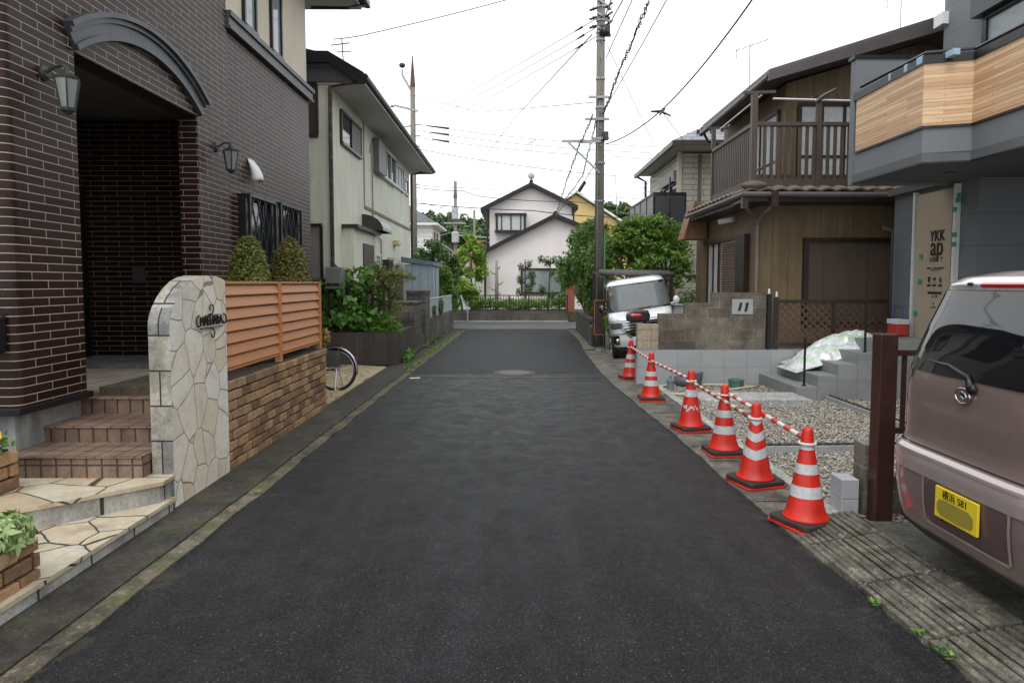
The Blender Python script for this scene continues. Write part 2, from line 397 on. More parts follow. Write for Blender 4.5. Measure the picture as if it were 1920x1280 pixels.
CONCL = concrete('concrete_light', (.42, .42, .4), (.3, .3, .28), 0)
CONCD = concrete('concrete_dark', (.14, .13, .11), (.055, .05, .042), .35)
CONCS = concrete('concrete_side', (.17, .155, .13), (.055, .05, .042), .2, .38, .62, 2.5)
SOIL = concrete('soil', (.12, .095, .06), (.05, .04, .028), .5, sc=2)
FIELD = concrete('ground_earth', (.15, .13, .1), (.07, .07, .045), .7, sc=.3)
BARK = M('bark', (.11, .085, .06), .85, var=.4, vs=12, bump=.6, bs=30)
BARKG = M('bark_grey', (.26, .24, .2), .85, var=.4, vs=12, bump=.6, bs=30)
BLK = M('black_metal', (.012, .012, .014), .35, .2, bump=.03)
DBR = M('dark_brown_metal', (.035, .022, .017), .38, .2, var=.2, bump=.03)
CHR = M('chrome', (.6, .6, .62), .18, 1, bump=0, var=.1)
WHT = M('white_paint', (.7, .7, .69), .45, var=.12, bump=.03)
GLS = glass('dark_glass'); GLSL = glass('pale_glass', (.30, .34, .36), .08); CURT = M('curtain_white', (.55, .56, .56), .5, var=.25, vs=8, bump=0)
RUB = M('black_rubber', (.014, .014, .014), .6, bump=.1)

# ================================================================ the setting
g = MB().box(-70, 70, -8, 130, -.4, -.03).build('ground', FIELD); struct(g, 'bare earth and verges around the houses')
Ledge = [(-2.16, -4), (-2.16, 3), (-2.12, 4.5), (-2.1, 6), (-2.08, 8), (-2.05, 10.5), (-2.0, 13), (-1.93, 17), (-1.85, 21), (-1.82, 25.2)]
Redge = [(2.1, -4), (2.02, 2.5), (1.96, 3.6), (1.9, 5), (1.86, 7), (1.78, 9), (1.7, 11), (1.68, 13), (1.75, 16), (1.95, 20), (2.0, 25.2)]
def xat(E, y):
    for (xa, ya), (xb, yb) in zip(E, E[1:]):
        if y <= yb: return xa+(xb-xa)*(y-ya)/(yb-ya)
    return E[-1][0]
def ribbon(name, fl, fr, ys, z, mat, lab, thick=.0, jit=0):
    mb = MB(); r = random.Random(3)
    L = [(fl(y)+r.uniform(-jit, jit), y, z) for y in ys]; Rr = [(fr(y)+r.uniform(-jit, jit), y, z) for y in ys]
    for i in range(len(ys)-1): mb.poly([L[i], Rr[i], Rr[i+1], L[i+1]])
    if thick:
        for i in range(len(ys)-1):
            for S, fl_ in ((L, 1), (Rr, 0)):
                q = [S[i], S[i+1], (S[i+1][0], S[i+1][1], z-thick), (S[i][0], S[i][1], z-thick)]
                mb.poly(q if not fl_ else q[::-1])
        for e in (0, -1): mb.poly([L[e], (L[e][0], L[e][1], z-thick), (Rr[e][0], Rr[e][1], z-thick), Rr[e]] if e == 0 else [Rr[e], (Rr[e][0], Rr[e][1], z-thick), (L[e][0], L[e][1], z-thick), L[e]])
    return struct(mb.build(name, mat), lab)
ys = [-4+i*.35 for i in range(84)]; ys = [y for y in ys if y < 25.3]+[25.3]
ribbon('road', lambda y: xat(Ledge, y), lambda y: xat(Redge, y), ys, 0.0, ASPH, 'narrow damp dark asphalt lane running away between the houses', 0, .012)
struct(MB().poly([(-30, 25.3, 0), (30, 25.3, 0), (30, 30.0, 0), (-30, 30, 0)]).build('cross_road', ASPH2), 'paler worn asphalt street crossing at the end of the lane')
# left gutter: dark concrete channel with a pale crumbling edge strip
ribbon('gutter_edge', lambda y: xat(Ledge, y)-.13, lambda y: xat(Ledge, y)+.008, [y for y in ys if y < 24.8], .010, GUTL, 'pale mossy concrete edge strip left of the asphalt', .03, .018)
ribbon('gutter', lambda y: -3.0 if y < 3.6 else (-2.64 if y < 14 else -2.44+(y-14)*.012), lambda y: xat(Ledge, y)-.12, [y for y in ys if y < 24.8], .022, GUT, 'dark stained concrete gutter slab left of the lane', .05, .006)
# right gutter
ribbon('gutter', lambda y: xat(Redge, y)-.01, lambda y: 2.32 if y > 4.2 else 2.05, [y for y in ys if 4.0 < y < 19], .016, CONCS, 'stained concrete gutter slabs right of the lane under the cones', .04, .014)
mb = MB()
for k in range(24): 
    y = 4.6+k*.6
    if y < 12: mb.box(xat(Redge, y)+.02, 2.3, y, y+.014, .0165, .0185)
struct(mb.build('gutter_joint', BLK), 'dark joints between the gutter slabs right of the lane')
struct(MB().box(2.32, 2.43, 4.75, 11.4, -.02, .05).build('kerb', CONCL, bevel=.006), 'pale new concrete kerb line along the gravel lot')
struct(MB().poly([(2.43, 4.6, 0), (9, 4.6, 0), (9, 12.5, 0), (2.43, 12.5, 0)]).build('lot', concrete('lot_soil', (.3, .27, .22), (.2, .18, .14), 0)), 'sandy soil under the gravel of the building lot')

struct(MB().box(2.46, 9, -3, 4.6, -.03, .075).build('driveway', concrete('drive_dark', (.13, .125, .11), (.06, .058, .05), .15, sc=2.5)), 'damp concrete driveway under the mauve car')
# gravel: individual crushed stones
def stones(name, n, region, size, mats, lab, seed=5):
    rs = np.random.RandomState(seed); x0, x1, y0, y1 = region
    oc = np.array([(1,0,0),(0,1,0),(-1,0,0),(0,-1,0),(0,0,1),(0,0,-1)], float)
    fc = np.array([(0,1,4),(1,2,4),(2,3,4),(3,0,4),(1,0,5),(2,1,5),(3,2,5),(0,3,5)])
    c = np.stack([x0+(x1-x0)*rs.rand(n), y0+(y1-y0)*rs.rand(n), .004+.014*rs.rand(n)], 1)
    s = size*(.5+rs.rand(n, 1))*np.stack([1+.5*rs.rand(n), .7+.5*rs.rand(n), .45+.35*rs.rand(n)], 1)
    a = rs.rand(n)*6.28; ca, sa = np.cos(a), np.sin(a)
    v = oc[None]*s[:, None]*(1+.35*rs.normal(size=(n, 6, 1))*.6)
    x = v[..., 0]*ca[:, None]-v[..., 1]*sa[:, None]; y = v[..., 0]*sa[:, None]+v[..., 1]*ca[:, None]
    V = np.stack([x, y, v[..., 2]+oc[None, :, 0]*s[:, None, 2]*rs.normal(size=(n, 1))*.4], 2)+c[:, None]
    Fa = (fc[None]+6*np.arange(n)[:, None, None]).reshape(-1)
    me = bpy.data.meshes.new(name); me.vertices.add(n*6); me.vertices.foreach_set('co', V.astype(np.float32).ravel())
    me.loops.add(len(Fa)); me.loops.foreach_set('vertex_index', Fa.astype(np.int32)); me.polygons.add(n*8)
    me.polygons.foreach_set('loop_start', np.arange(0, n*24, 3, dtype=np.int32)); me.update(calc_edges=True); me.validate(); me.materials.append(mats)
    o = bpy.data.objects.new(name, me); C.objects.link(o); return tag(o, lab, 'gravel', kind='stuff')
mg = NT('crushed_stone'); 
GRAV = mg.fin(mg.ramp(mg.geo.outputs['Random Per Island'], [(0, (.13, .115, .095)), (.25, (.28, .25, .20)), (.6, (.40, .365, .30)), (.85, (.28, .27, .26)), (1, (.55, .52, .46))]), .8, mg.bump(mg.noise(mg.pos, 120, 3), .3, .003))
stones('gravel', 34000, (2.44, 6.6, 4.75, 9.85), .0145, GRAV, 'pale crushed stone gravel spread over the building lot')
stones('gravel', 2600, (2.6, 4.2, 9.9, 11.4), .014, GRAV, 'loose stones and rubble below the tiled wall', 8)
# grooved ramp slabs on the kerb in front of the mauve car
mb_mat = NT('slab'); 
SLAB = concrete('ramp_slab', (.185, .165, .132), (.05, .045, .036), .2, .36, .62, 5)
def slab_fn(x0, x1, y0, y1, z0, z1):
    mb = MB(); N = 11; prof = []
    for i in range(N):                                   # ridges run along the lane
        u0 = i/N; u1 = (i+.62)/N; u2 = (i+1)/N
        for u, dz in ((u0, 0), (u1, 0), (u1+.05/N, -.020), (u2-.05/N, -.020)):
            prof.append((x0+(x1-x0)*u, z0+(z1-z0)*u+dz))
    prof = [(x0, -.05)]+prof+[(x1, z1), (x1, -.05)]
    return mb.prism(prof[::-1], 1, y0, y1)
for i, (y0, y1) in enumerate([(4.32, 4.72), (3.73, 4.305), (3.14, 3.715), (2.55, 3.125), (1.96, 2.535), (1.37, 1.945), (.78, 1.355)]):
    r_ = random.Random(i); s_ = slab_fn(0, .48, y0, y1, .025, .115)
    x0 = xat(Redge, (y0+y1)/2)+.03
    s_.v = [(v[0]+x0+r_.uniform(-.01, .01)+(v[1]-y0)*-.03, v[1], v[2]+r_.uniform(0, .002)) for v in s_.v]
    if i < 5:
        o = s_.build('ramp_slab', SLAB, bevel=.003)
        tag(o, ['short grooved concrete ramp slab beside the brown gate post', 'second grooved concrete ramp slab from the brown gate post', 'third grooved concrete ramp slab, nearer the camera in front of the mauve car',
            'fourth grooved ramp slab at the bottom right corner of the photo', 'nearest grooved ramp slab, mostly below the picture edge'][i], 'ramp slab', 'grooved kerb ramp slabs')
# manhole, road mark, seam
t = thing('manhole_cover', 'round iron manhole cover in the middle of the lane', 'manhole cover', (0.0, 12.9, 0))
mm = NT('iron_cover'); mm.fin((.085, .08, .07), .45, mm.bump(mm.vor(mm.scale(mm.pos, (1, 1, .01)), 30).outputs['Distance'], .8, .01), .5); 
MB().lathe((0, 12.9, 0), [(.30, .001), (.30, .009), (.28, .012), (.01, .012)], 40).build('lid', mm.m, t)
mb = MB(); N = 40
for k in range(N):
    a, b = 2*math.pi*k/N, 2*math.pi*(k+1)/N
    q = lambda r, t_, z: (r*math.cos(t_), 12.9+r*math.sin(t_), z)
    mb.poly([q(.31, a, .007), q(.40, a, .007), q(.40, b, .007), q(.31, b, .007)])
mb.build('collar', concrete('collar_concrete', (.13, .125, .115), (.05, .048, .045), 0), t)
struct(MB().poly([(-2.02, 12.35, .005), (1.66, 12.2, .005), (1.66, 12.29, .005), (-2.02, 12.42, .005)]).build('road_seam', concrete('tar', (.012, .012, .013), (.008, .008, .008), 0, rough=.35)), 'dark tar seam across the lane')
struct(MB().poly([(-1.92, 12.08, .006), (-1.73, 12.12, .006), (-1.75, 12.26, .006), (-1.94, 12.2, .006)]).build('road_marking', WHT), 'small worn white paint mark at the left edge of the lane')
for (a, b, c, d, s_) in ((-.9, 11.5, .8, 13.9, 1),):
    pass
# slightly greyer surface over the lane beyond the seam
pm = NT('road_patch'); pm_c = pm.mix(1, (.0155, .0163, .019, 1), pm.ramp(pm.noise(pm.pos, 100, 3, .8), [(.3, .7), (.7, 1.4)]), 'MULTIPLY'); pm_c = pm.mix(1, pm_c, pm.ramp(pm.noise(pm.pos, 1.6, 7, .75, .5), [(.35, .6), (.65, 1.5)]), 'MULTIPLY')
PATCH = pm.fin(pm_c, .55, pm.bump(pm.noise(pm.pos, 70, 5, .9), .9, .010), None, .17)
struct(ribbon('road_patch', lambda y: xat(Ledge, y)+.02, lambda y: xat(Redge, y)-.02, [y for y in ys if 12.5 < y < 25.3], .003, PATCH, 'slightly greyer stretch of the lane beyond the tar seam', 0, .02))
# ================================================================ brown tiled house, left
TILE = brick('brown_tile', (.017, .008, .006), (.034, .0165, .013), (.40, .32, .26), .36, .068, .0036, .40, bst=.7, bdist=.004, smooth=.05, var=.25, vs=1.5, grain=.12)
TILE.node_tree.nodes['Principled BSDF'].inputs['Specular IOR Level'].default_value = .2
CREAM = M('cream_render', (.66, .58, .47), .8, var=.1, bs=120, bump=.3, streak=.1)
TRIMG = M('slate_grey_trim', (.075, .08, .09), .45, var=.3, bs=50, bump=.15, streak=.3)
PLIN = M('plinth_mortar', (.30, .31, .305), .85, var=.45, vs=3, bs=40, bump=.5, streak=.45)
SOFW = M('soffit_white', (.5, .5, .48), .7, var=.1)
ROOFD = grooved('slate_roof', (.07, .07, .075), .25, .015, 1, rough=.6, second=(.45, .008))
H = thing('brown_house', 'dark brown brick-tiled house with arched porch trim and cream upper wall', 'house', (-3.8, 8.9, 0))
X = -3.8; XN = -3.77; CR = .07
def rounded(mb, cx, cy, r, z0, z1, a0, a1, n=6):
    vs = [(cx+r*math.cos(R(a0+(a1-a0)*i/n)), cy+r*math.sin(R(a0+(a1-a0)*i/n))) for i in range(n+1)]
    for p, q in zip(vs, vs[1:]): mb.poly([(*p, z0), (*q, z0), (*q, z1), (*p, z1)])
mb = MB()
mb.box(-4.0, XN, 5.03+CR, 5.83, .80, 8.2); mb.box(-4.0, XN, 8.05, 8.93, .78, 8.2); mb.box(-4.0, XN, 5.83, 8.05, 3.72, 8.2)
mb.box(-10, XN-CR, 5.03, 5.25, .80, 8.2); rounded(mb, XN-CR, 5.03+CR, CR, .8, 8.2, -90, 0)
mb.box(-4.0, X, 8.93, 12.5, .75, 5.08)
mb.box(-10, -4.0, 12.3, 12.5, .75, 5.08)
mb.box(-10, -9.8, 5.3, 12.3, .75, 8)
mb.build('wall', TILE, H)
mb = MB(); mb.box(-6.4, -5.2, 9.15, 9.35, .71, 3.96); mb.box(-5.2, -4.0, 9.16, 9.35, .71, 3.96); mb.box(-6.05, -5.85, 5.25, 9.15, .71, 3.96); mb.box(-4.0, -3.995, 5.3, 5.83, .71, 3.9)
mb.build('porch_wall', TILE, H)
MB().box(-6.2, -4.0, 5.2, 9.3, 3.97, 4.05).build('porch_ceiling', M('porch_ceiling', (.3, .28, .25), .8), H)
d = MB().box(-5.85, -5.80, 7.3, 9.1, .71, 3.0).build('front_door', M('door_black', (.012, .011, .011), .35), H)
MB().tube([(-5.77, 7.55, 1.5), (-5.74, 7.55, 1.55), (-5.74, 7.55, 1.95), (-5.77, 7.55, 2.0)], .014).build('handle', CHR, d)
# plinth, black drip strip
MB().box(-9.9, -3.85, 5.08, 5.86, 0, .79).box(-9.9, -3.85, 8.0, 12.45, 0, .745).build('plinth', PLIN, H)
MB().box(-10, -3.735, 4.98, 5.865, .745, .798).box(-3.99, -3.74, 8.0, 12.52, .700, .748).build('drip_strip', BLK, H, bevel=.004)
# arch trim: three stepped mouldings
cy, cz = 6.955, 2.14
def arch(mb, r0, r1, x1, n=28, a=.618, mi=0):
    for i in range(n):
        t0, t1 = -a+2*a*i/n, -a+2*a*(i+1)/n
        p = [(cy+r*math.sin(t), cz+r*math.cos(t)) for r, t in ((r0, t0), (r1, t0), (r1, t1), (r0, t1))]
        (ax, az), (bx_, bz), (cx_, cz_), (dx, dz) = p; x0 = XN-.01
        mb.add([(x0, *q) for q in p]+[(x1, *q) for q in p], [(4, 5, 6, 7)[::-1], (0, 4, 7, 3), (1, 2, 6, 5)]+([(0, 1, 5, 4)] if i == 0 else [])+([(2, 3, 7, 6)] if i == n-1 else []))
mb = MB(); arch(mb, 1.95, 2.00, XN+.055); arch(mb, 2.00, 2.10, XN+.035); arch(mb, 2.10, 2.145, XN+.06); arch(mb, 2.145, 2.19, XN+.095)
mb.build('arch_trim', TRIMG, H)
# trim band and cream upper storey
mb = MB(); mb.box(-4, X+.09, 8.95, 12.62, 5.24, 5.31); mb.box(-4, X+.06, 8.95, 12.58, 5.12, 5.24); mb.box(-4, X+.08, 8.95, 12.6, 5.08, 5.12); mb.build('trim_band', TRIMG, H)
mb = MB().box(-9.9, X-.02, 8.94, 12.48, 5.31, 7.0); mb.build('upper_wall', CREAM, H)
for (a, b) in ((9.6, 10.02), (10.67, 11.1)):
    window(H, 0, X-.02, 1, a, b, 5.36, 6.75, BLK, GLSL, (), (), .05, .05)
rf = MB(); rf.box(-10.5, -2.95, 8.93, 13.2, 7.0, 7.05); rf.build('soffit', SOFW, H)
MB().box(-10.5, -2.93, 4.5, 13.24, 8.2, 8.35).prism([(-10.5, 7.05), (-2.9, 7.05), (-2.9, 7.2), (-6.7, 9.2), (-10.5, 7.2)], 1, 8.95, 13.24).build('roof', ROOFD, H)
gt = MB().box(-2.9, -2.8, 8.9, 13.3, 7.06, 7.17).build('gutter', BLK, H)
MB().tube([(-2.86, 13.2, 7.1), (-3.1, 12.75, 6.85), (-3.75, 12.6, 6.8)], .03).build('downpipe', BLK, H)
# latticed windows
for i, (a, b, z1) in enumerate(((9.28, 10.28, 2.95), (10.5, 11.5, 2.98))):
    g_ = window(H, 0, X, 1, a, b, 1.35, z1, BLK, GLS, (), (), .06, .10)
    mb = MB(); hh = z1-1.35
    for k in range(-8, 6):
        for s_ in (1, -1):
            pts = []
            for u in np.linspace(0, 1, 9):
                y = a+((k*.24)+(u*hh*.42)) if s_ > 0 else b-((k*.24)+(u*hh*.42))
                if a < y < b: pts.append((X+.13, y, 1.35+u*hh))
            if len(pts) > 1: mb.bar(pts[0], pts[-1], .012)
    mb.box(X+.12, X+.16, a-.02, a+.02, 1.33, z1+.02).box(X+.12, X+.16, b-.02, b+.02, 1.33, z1+.02).box(X+.1, X+.16, a, b, z1-.01, z1+.03).box(X+.1, X+.16, a, b, 1.32, 1.36)
    mb.build('lattice_grille', BLK, g_)
# wall lamps
LG = glass('lamp_glass', (.26, .28, .26), .12); BRZ = M('aged_bronze', (.06, .065, .06), .5, .6, var=.5, vs=20); BULB = M('frosted_bulb', (.5, .5, .45), .4, bump=0)
for (yl, zl) in ((5.44, 3.42), (8.52, 3.45)):
    x = XN; mb = MB()
    mb.lathe((x, yl, zl), [(.06, 0), (.06, .02), (.03, .035)], 14, ax=0)
    mb.tube([(x+.02, yl, zl), (x+.10, yl, zl+.05), (x+.17, yl, zl+.06), (x+.19, yl, zl+.02)], .012)
    c = (x+.19, yl, zl-.30)
    mb.lathe(c, [(.012, .36), (.02, .33), (.03, .30), (.10, .26), (.095, .245)], 6)
    mb.lathe(c, [(.055, 0), (.06, .02), (.05, .03)], 6); mb.lathe(c, [(.01, -.03), (.03, -.01), (.05, 0)], 8)
    for k in range(6):
        t_ = k*math.pi/3; mb.bar((c[0]+.095*math.cos(t_), c[1]+.095*math.sin(t_), c[2]+.25), (c[0]+.055*math.cos(t_), c[1]+.055*math.sin(t_), c[2]+.02), .009)
    L_ = mb.build('wall_lamp', BRZ, H)
    MB().lathe(c, [(.051, .02), (.091, .245)], 6).build('lamp_glass', LG, L_)
    MB().sphere((c[0], c[1], c[2]+.12), (.035, .035, .07)).build('bulb', BULB, L_, smooth=True)
# white vent hood
mb = MB()
for i in range(8):
    pass
mb.grid(lambda u, v: (X+.005+.16*math.sin(math.pi*.5*v)*(.35+.65*math.sin(math.pi*u)**.5), 9.72-.13*math.cos(math.pi*u)*(1-.12*v), 3.50-.30*v**1.1+.02*math.sin(math.pi*u)), 12, 8)
mb.build('vent_hood', WHT, H, smooth=True, solid=.008)
ic = MB().box(-5.22, -5.06, 9.12, 9.16, 1.75, 1.98); ic.build('intercom', M('intercom_grey', (.08, .08, .085), .4), H, bevel=.005)
MB().box(-4.30, -3.83, 4.88, 5.03, 1.22, 1.52).build('letterbox', BLK, H, bevel=.03)

# ---------------------------------------------------------------- tiled entrance steps
STT = brick('step_tile', (.30, .20, .145), (.25, .165, .12), (.07, .045, .032), .15, .15, .007, .5, off=0, bst=.5, bdist=.004, var=.3, vs=4, dirt=.35)
STR = brick('step_riser_tile', (.28, .185, .135), (.22, .145, .105), (.06, .04, .028), .115, .19, .008, .5, off=0, bst=.5, bdist=.004, var=.3, vs=4, dirt=.45)
st = thing('entrance_steps', 'brown tiled entrance steps up to the dark porch', 'steps', (-3.3, 5.5, 0))
mb = MB(); XR = -2.80
mb.box(-3.95, XR, 4.94, 5.39, .0, .435); mb.box(-3.93, XR, 5.392, 5.925, .0, .565); mb.box(-3.9, XR, 5.927, 6.3, .0, .708)
ob = mb.build('step', [STR], st, bevel=.008)
MB().box(-3.97, XR, 4.925, 5.388, .4355, .45).box(-3.94, XR, 5.377, 5.923, .5655, .58).box(-3.93, XR, 5.912, 6.35, .7085, .722).build('tread', STT, st, bevel=.004)
MB().box(-5.9, XR, 6.352, 9.15, .5, .716).build('landing', brick('porch_tile', (.60, .52, .43), (.55, .47, .38), (.12, .09, .07), .15, .15, .006, .5, off=0, bst=.4, bdist=.003, var=.2, dirt=.2), st)
# stone paving terrace in two levels
PAVE = crazy('crazy_paving_tan', 2.3, [(.46, .385, .26), (.54, .47, .35), (.41, .335, .22), (.55, .50, .40), (.47, .41, .30)], (.045, .032, .024), .018, .7, .5)
KST = brick('kerb_stone_pale', (.50, .48, .43), (.40, .39, .37), (.05, .045, .035), .46, .5, .009, .7, off=.3, bst=.8, bdist=.01, var=.5, vs=6, dirt=.35, grain=.25)
p = MB(); P_ = [(-2.60, 4.97), (-2.60, 4.85), (-3.14, 4.32), (-3.3, 4.2), (-6, 4.2), (-6, 5.2), (-2.64, 5.2)]
p.prism([(x, y) for x, y in P_][::-1], 2, .255, .283); o = p.build('stone_terrace', PAVE); struct(o, 'upper level of tan crazy paving below the steps')
p = MB(); P_ = [(-2.63, 4.94), (-2.63, 4.86), (-3.15, 4.345), (-3.3, 4.23), (-6, 4.23), (-6, 5.2), (-2.66, 5.2)]
p.prism(P_[::-1], 2, .0, .254); struct(p.build('stone_terrace_edge', KST), 'pale stone riser of the upper paving')
struct(MB().prism([(-2.58, 3.55), (-2.58, 5.0), (-6, 5.1), (-6, 3.0), (-2.58, 3.0)], 2, .095, .122).build('stone_path', PAVE), 'lower level of tan crazy paving beside the gutter')
struct(MB().prism([(-2.60, 3.0), (-2.60, 4.98), (-5.9, 5.05), (-5.9, 3.0)], 2, .0, .094).build('stone_path_edge', KST), 'pale stone edging of the lower paving')

# ---------------------------------------------------------------- crazy-paved name wall
PIL = crazy('pillar_stone', 4.6, [(.70, .62, .48), (.78, .73, .63), (.66, .56, .41), (.80, .76, .68), (.62, .58, .50)], (.26, .24, .21), .024, .3, .22, (1, .8, 1))
PIS = brick('pillar_side_stone', (.50, .46, .37), (.27, .27, .26), (.03, .025, .02), .9, .27, .006, .6, off=.5, bst=.8, bdist=.01, var=.6, vs=9, dirt=.4, grain=.25)
gw = thing('name_wall', 'arched cream crazy-stone wall with a wrought iron nameplate', 'gate wall', (-2.69, 5.5, 0))
# outline in (y, z): rises from the near edge in a quarter-ish curve to the crown, then dips slightly at the fence
out = [(5.04, 0), (6.03, 0), (6.03, 1.765)]
for u in np.linspace(0, 1, 16):
    t_ = u*math.pi/2; out.append((5.62+.41*(1-u) if False else 5.70-.66*math.sin(t_)**1.0, 1.60+.205*math.cos(t_)) if u > 0 else (5.78, 1.812))
out = [(5.04, 0), (6.03, 0), (6.03, 1.768), (5.95, 1.79), (5.85, 1.805), (5.75, 1.81), (5.62, 1.808), (5.5, 1.795), (5.38, 1.76), (5.27, 1.705), (5.18, 1.64), (5.10, 1.56), (5.055, 1.49), (5.04, 1.44)]
mb = MB(); n_ = len(out)
x0, x1 = -2.78, -2.615
mb.poly([(x1, *q) for q in out], 0); mb.poly([(x0, *q) for q in out][::-1], 0)
for i in range(n_):
    a, b = out[i], out[(i+1) % n_]
    mb.poly([(x1, *a), (x0, *a), (x0, *b), (x1, *b)], 1)
mb.build('stone_wall', [PIL, PIS], gw)
IRON = M('wrought_iron', (.01, .01, .01), .4, .3, bump=0)
# nameplate: letters on a horizontal rule with scrolls above and below
px_, yc, zc = x1+.02, 5.70, 1.425
text('nameplate', 'MAEHARA', IRON, gw, .115, frame_m((px_, yc, zc), (0, 1, 0), sx=.92), .005, space=.82)
mb = MB(); 
def scroll(cy_, cz_, r, a0, a1, k, n=18): return [(px_, cy_+(r*(1-k*i/n))*math.cos(R(a0+(a1-a0)*i/n)), cz_+(r*(1-k*i/n))*math.sin(R(a0+(a1-a0)*i/n))) for i in range(n+1)]
mb.bar((px_, yc-.22, zc-.056), (px_, yc+.22, zc-.056), .008); mb.bar((px_, yc-.12, zc+.05), (px_, yc+.17, zc+.05), .007)
mb.tube([(px_, yc-.05, zc+.055)]+[(px_, yc+.0, zc+.06)]+scroll(yc, zc+.105, .045, -60, 220, .5)[::1], .006, 6)
mb.tube([(px_, yc-.02, zc-.055)]+scroll(yc+.015, zc-.11, .045, 100, -190, .5), .006, 6)
mb.tube(scroll(yc-.225, zc, .055, 80, 330, .45), .007, 6); mb.tube(scroll(yc+.245, zc, .05, 100, -150, .45), .007, 6)
mb.build('scrollwork', IRON, gw, smooth=True)

# ---------------------------------------------------------------- brick garden wall + orange slatted fence
GBR = brick('garden_brick', (.34, .205, .115), (.15, .085, .052), (.055, .045, .035), .205, .087, .008, .8, bst=1, bdist=.018, smooth=.3, var=.35, vs=7, grain=.3)
bw_ = thing('brick_wall', 'low rough tan brick garden wall beside the name wall', 'brick wall', (-2.7, 7.4, 0))
mb = MB()
mb.box(-2.85, -2.66, 6.032, 9.26, 0, .845); mb.box(-4.2, -2.86, 9.1, 9.26, 0, .845)
mb.build('core', M('wall_mortar', (.055, .045, .035), .9, bump=.5, bs=40), bw_)
# every brick modelled: slightly uneven, rounded faces
mb = MB(); rr = random.Random(4); rh = .0845
BRM = NT('brick_face'); _r = BRM.geo.outputs['Random Per Island']
_c = BRM.ramp(_r, [(0, (.18, .10, .055)), (.3, (.27, .15, .08)), (.55, (.36, .205, .10)), (.8, (.46, .285, .145)), (1, (.33, .22, .13))])
_c = BRM.mix(1, _c, BRM.ramp(BRM.noise(BRM.pos, 14, 6, .75), [(.3, .55), (.65, 1.15)]), 'MULTIPLY')
BRM = BRM.fin(_c, .85, BRM.bump(BRM.noise(BRM.pos, 35, 5, .8), .8, .01))
def brickwall(mb, X_, y0, y1, z0, rows, rr, L=.225, rh=.0938, g=.017, dp=.034, s=1, ax=0):
    for r_ in range(rows):
        y = y0-(L/2 if r_ % 2 else 0)
        while y < y1:
            a, b = max(y, y0)+g/2, min(y+L, y1)-g/2
            if b-a > .03:
                d_ = dp+rr.uniform(-.007, .007); za, zb = z0+r_*rh+g/2+rr.uniform(-.002, .002), z0+(r_+1)*rh-g/2+rr.uniform(-.002, .002)
                if ax == 0: mb.box(X_-.03, X_+s*d_, a, b, za, zb)
                else: mb.box(a, b, X_-.03 if s > 0 else X_+.03, X_+s*d_, za, zb)
            y += L
brickwall(mb, -2.66, 6.035, 9.26, 0.0, 9, rr); brickwall(mb, 9.26, -4.2, -2.64, 0, 9, rr, ax=1)
mb.build('brick', BRM, bw_, bevel=.006)
fe = thing('slat_fence', 'orange louvred slat fence on top of the brick wall', 'fence', (-2.7, 7.4, .85))
ORG_M = M('orange_resin', (.50, .205, .075), .42, var=.12, vs=2, bump=.05)
for yp in (6.09, 7.60, 9.16):
    q = MB().box(-2.735, -2.665, yp-.035, yp+.035, .846, 1.765); pst = q.build('post', ORG_M, fe, bevel=.005)
    MB().box(-2.742, -2.658, yp-.042, yp+.042, 1.765, 1.782).build('post_cap', BLK, pst, bevel=.004)
for (a, b) in ((6.126, 7.564), (7.636, 9.12)):
    mb = MB(); 
    for k in range(7):
        z = .945+k*.113
        mb.prism([(-2.72, z), (-2.685, z), (-2.67, z+.012), (-2.70, z+.104), (-2.72, z+.108)][::-1], 1, a, b)
    mb.box(-2.73, -2.67, a, b, 1.738, 1.762); mb.box(-2.73, -2.672, a, b, .925, .944)
    mb.build('slat_panel', ORG_M, fe, bevel=.003)
struct(MB().box(-3.8, -2.86, 6.05, 9.1, .4, .80).build('planting_bed', SOIL), 'soil of the raised bed behind the orange fence')
LCON = leafm('conifer_leaf', (.03, .05, .012), (.085, .115, .022), (.16, .15, .045), .15)
for i, (x, y, zt, r_, lab) in enumerate(((-3.0, 7.55, 2.30, .245, 'rounded conifer bush behind the fence, the greener one nearer the name wall'), (-3.0, 8.93, 2.38, .27, 'rounded conifer bush with browning tips behind the far end of the fence'))):
    t = thing('conifer_bush', lab, 'bush', (x, y, .80), 'clipped conifers behind the orange fence')
    trunk_mb((x, y, .8), [(x, y, zt-.25)], .03).build('trunk', BARK, t)
    bl = [(x, y, .80+(zt-.8)*.40, (r_, r_, (zt-.8)*.42)), (x, y, .8+(zt-.8)*.56, (r_*.95, r_*.95, (zt-.8)*.42)), (x, y, .8+(zt-.8)*.48, (r_*.8, r_*.8, (zt-.8)*.42))]
    leaves(bl, 26000, .034, .55, .0, .93, 'crown', LCON if i == 0 else leafm('conifer_brown', (.03, .048, .013), (.085, .10, .022), (.20, .13, .045), .15), t, 3+i, fuzz=.035)
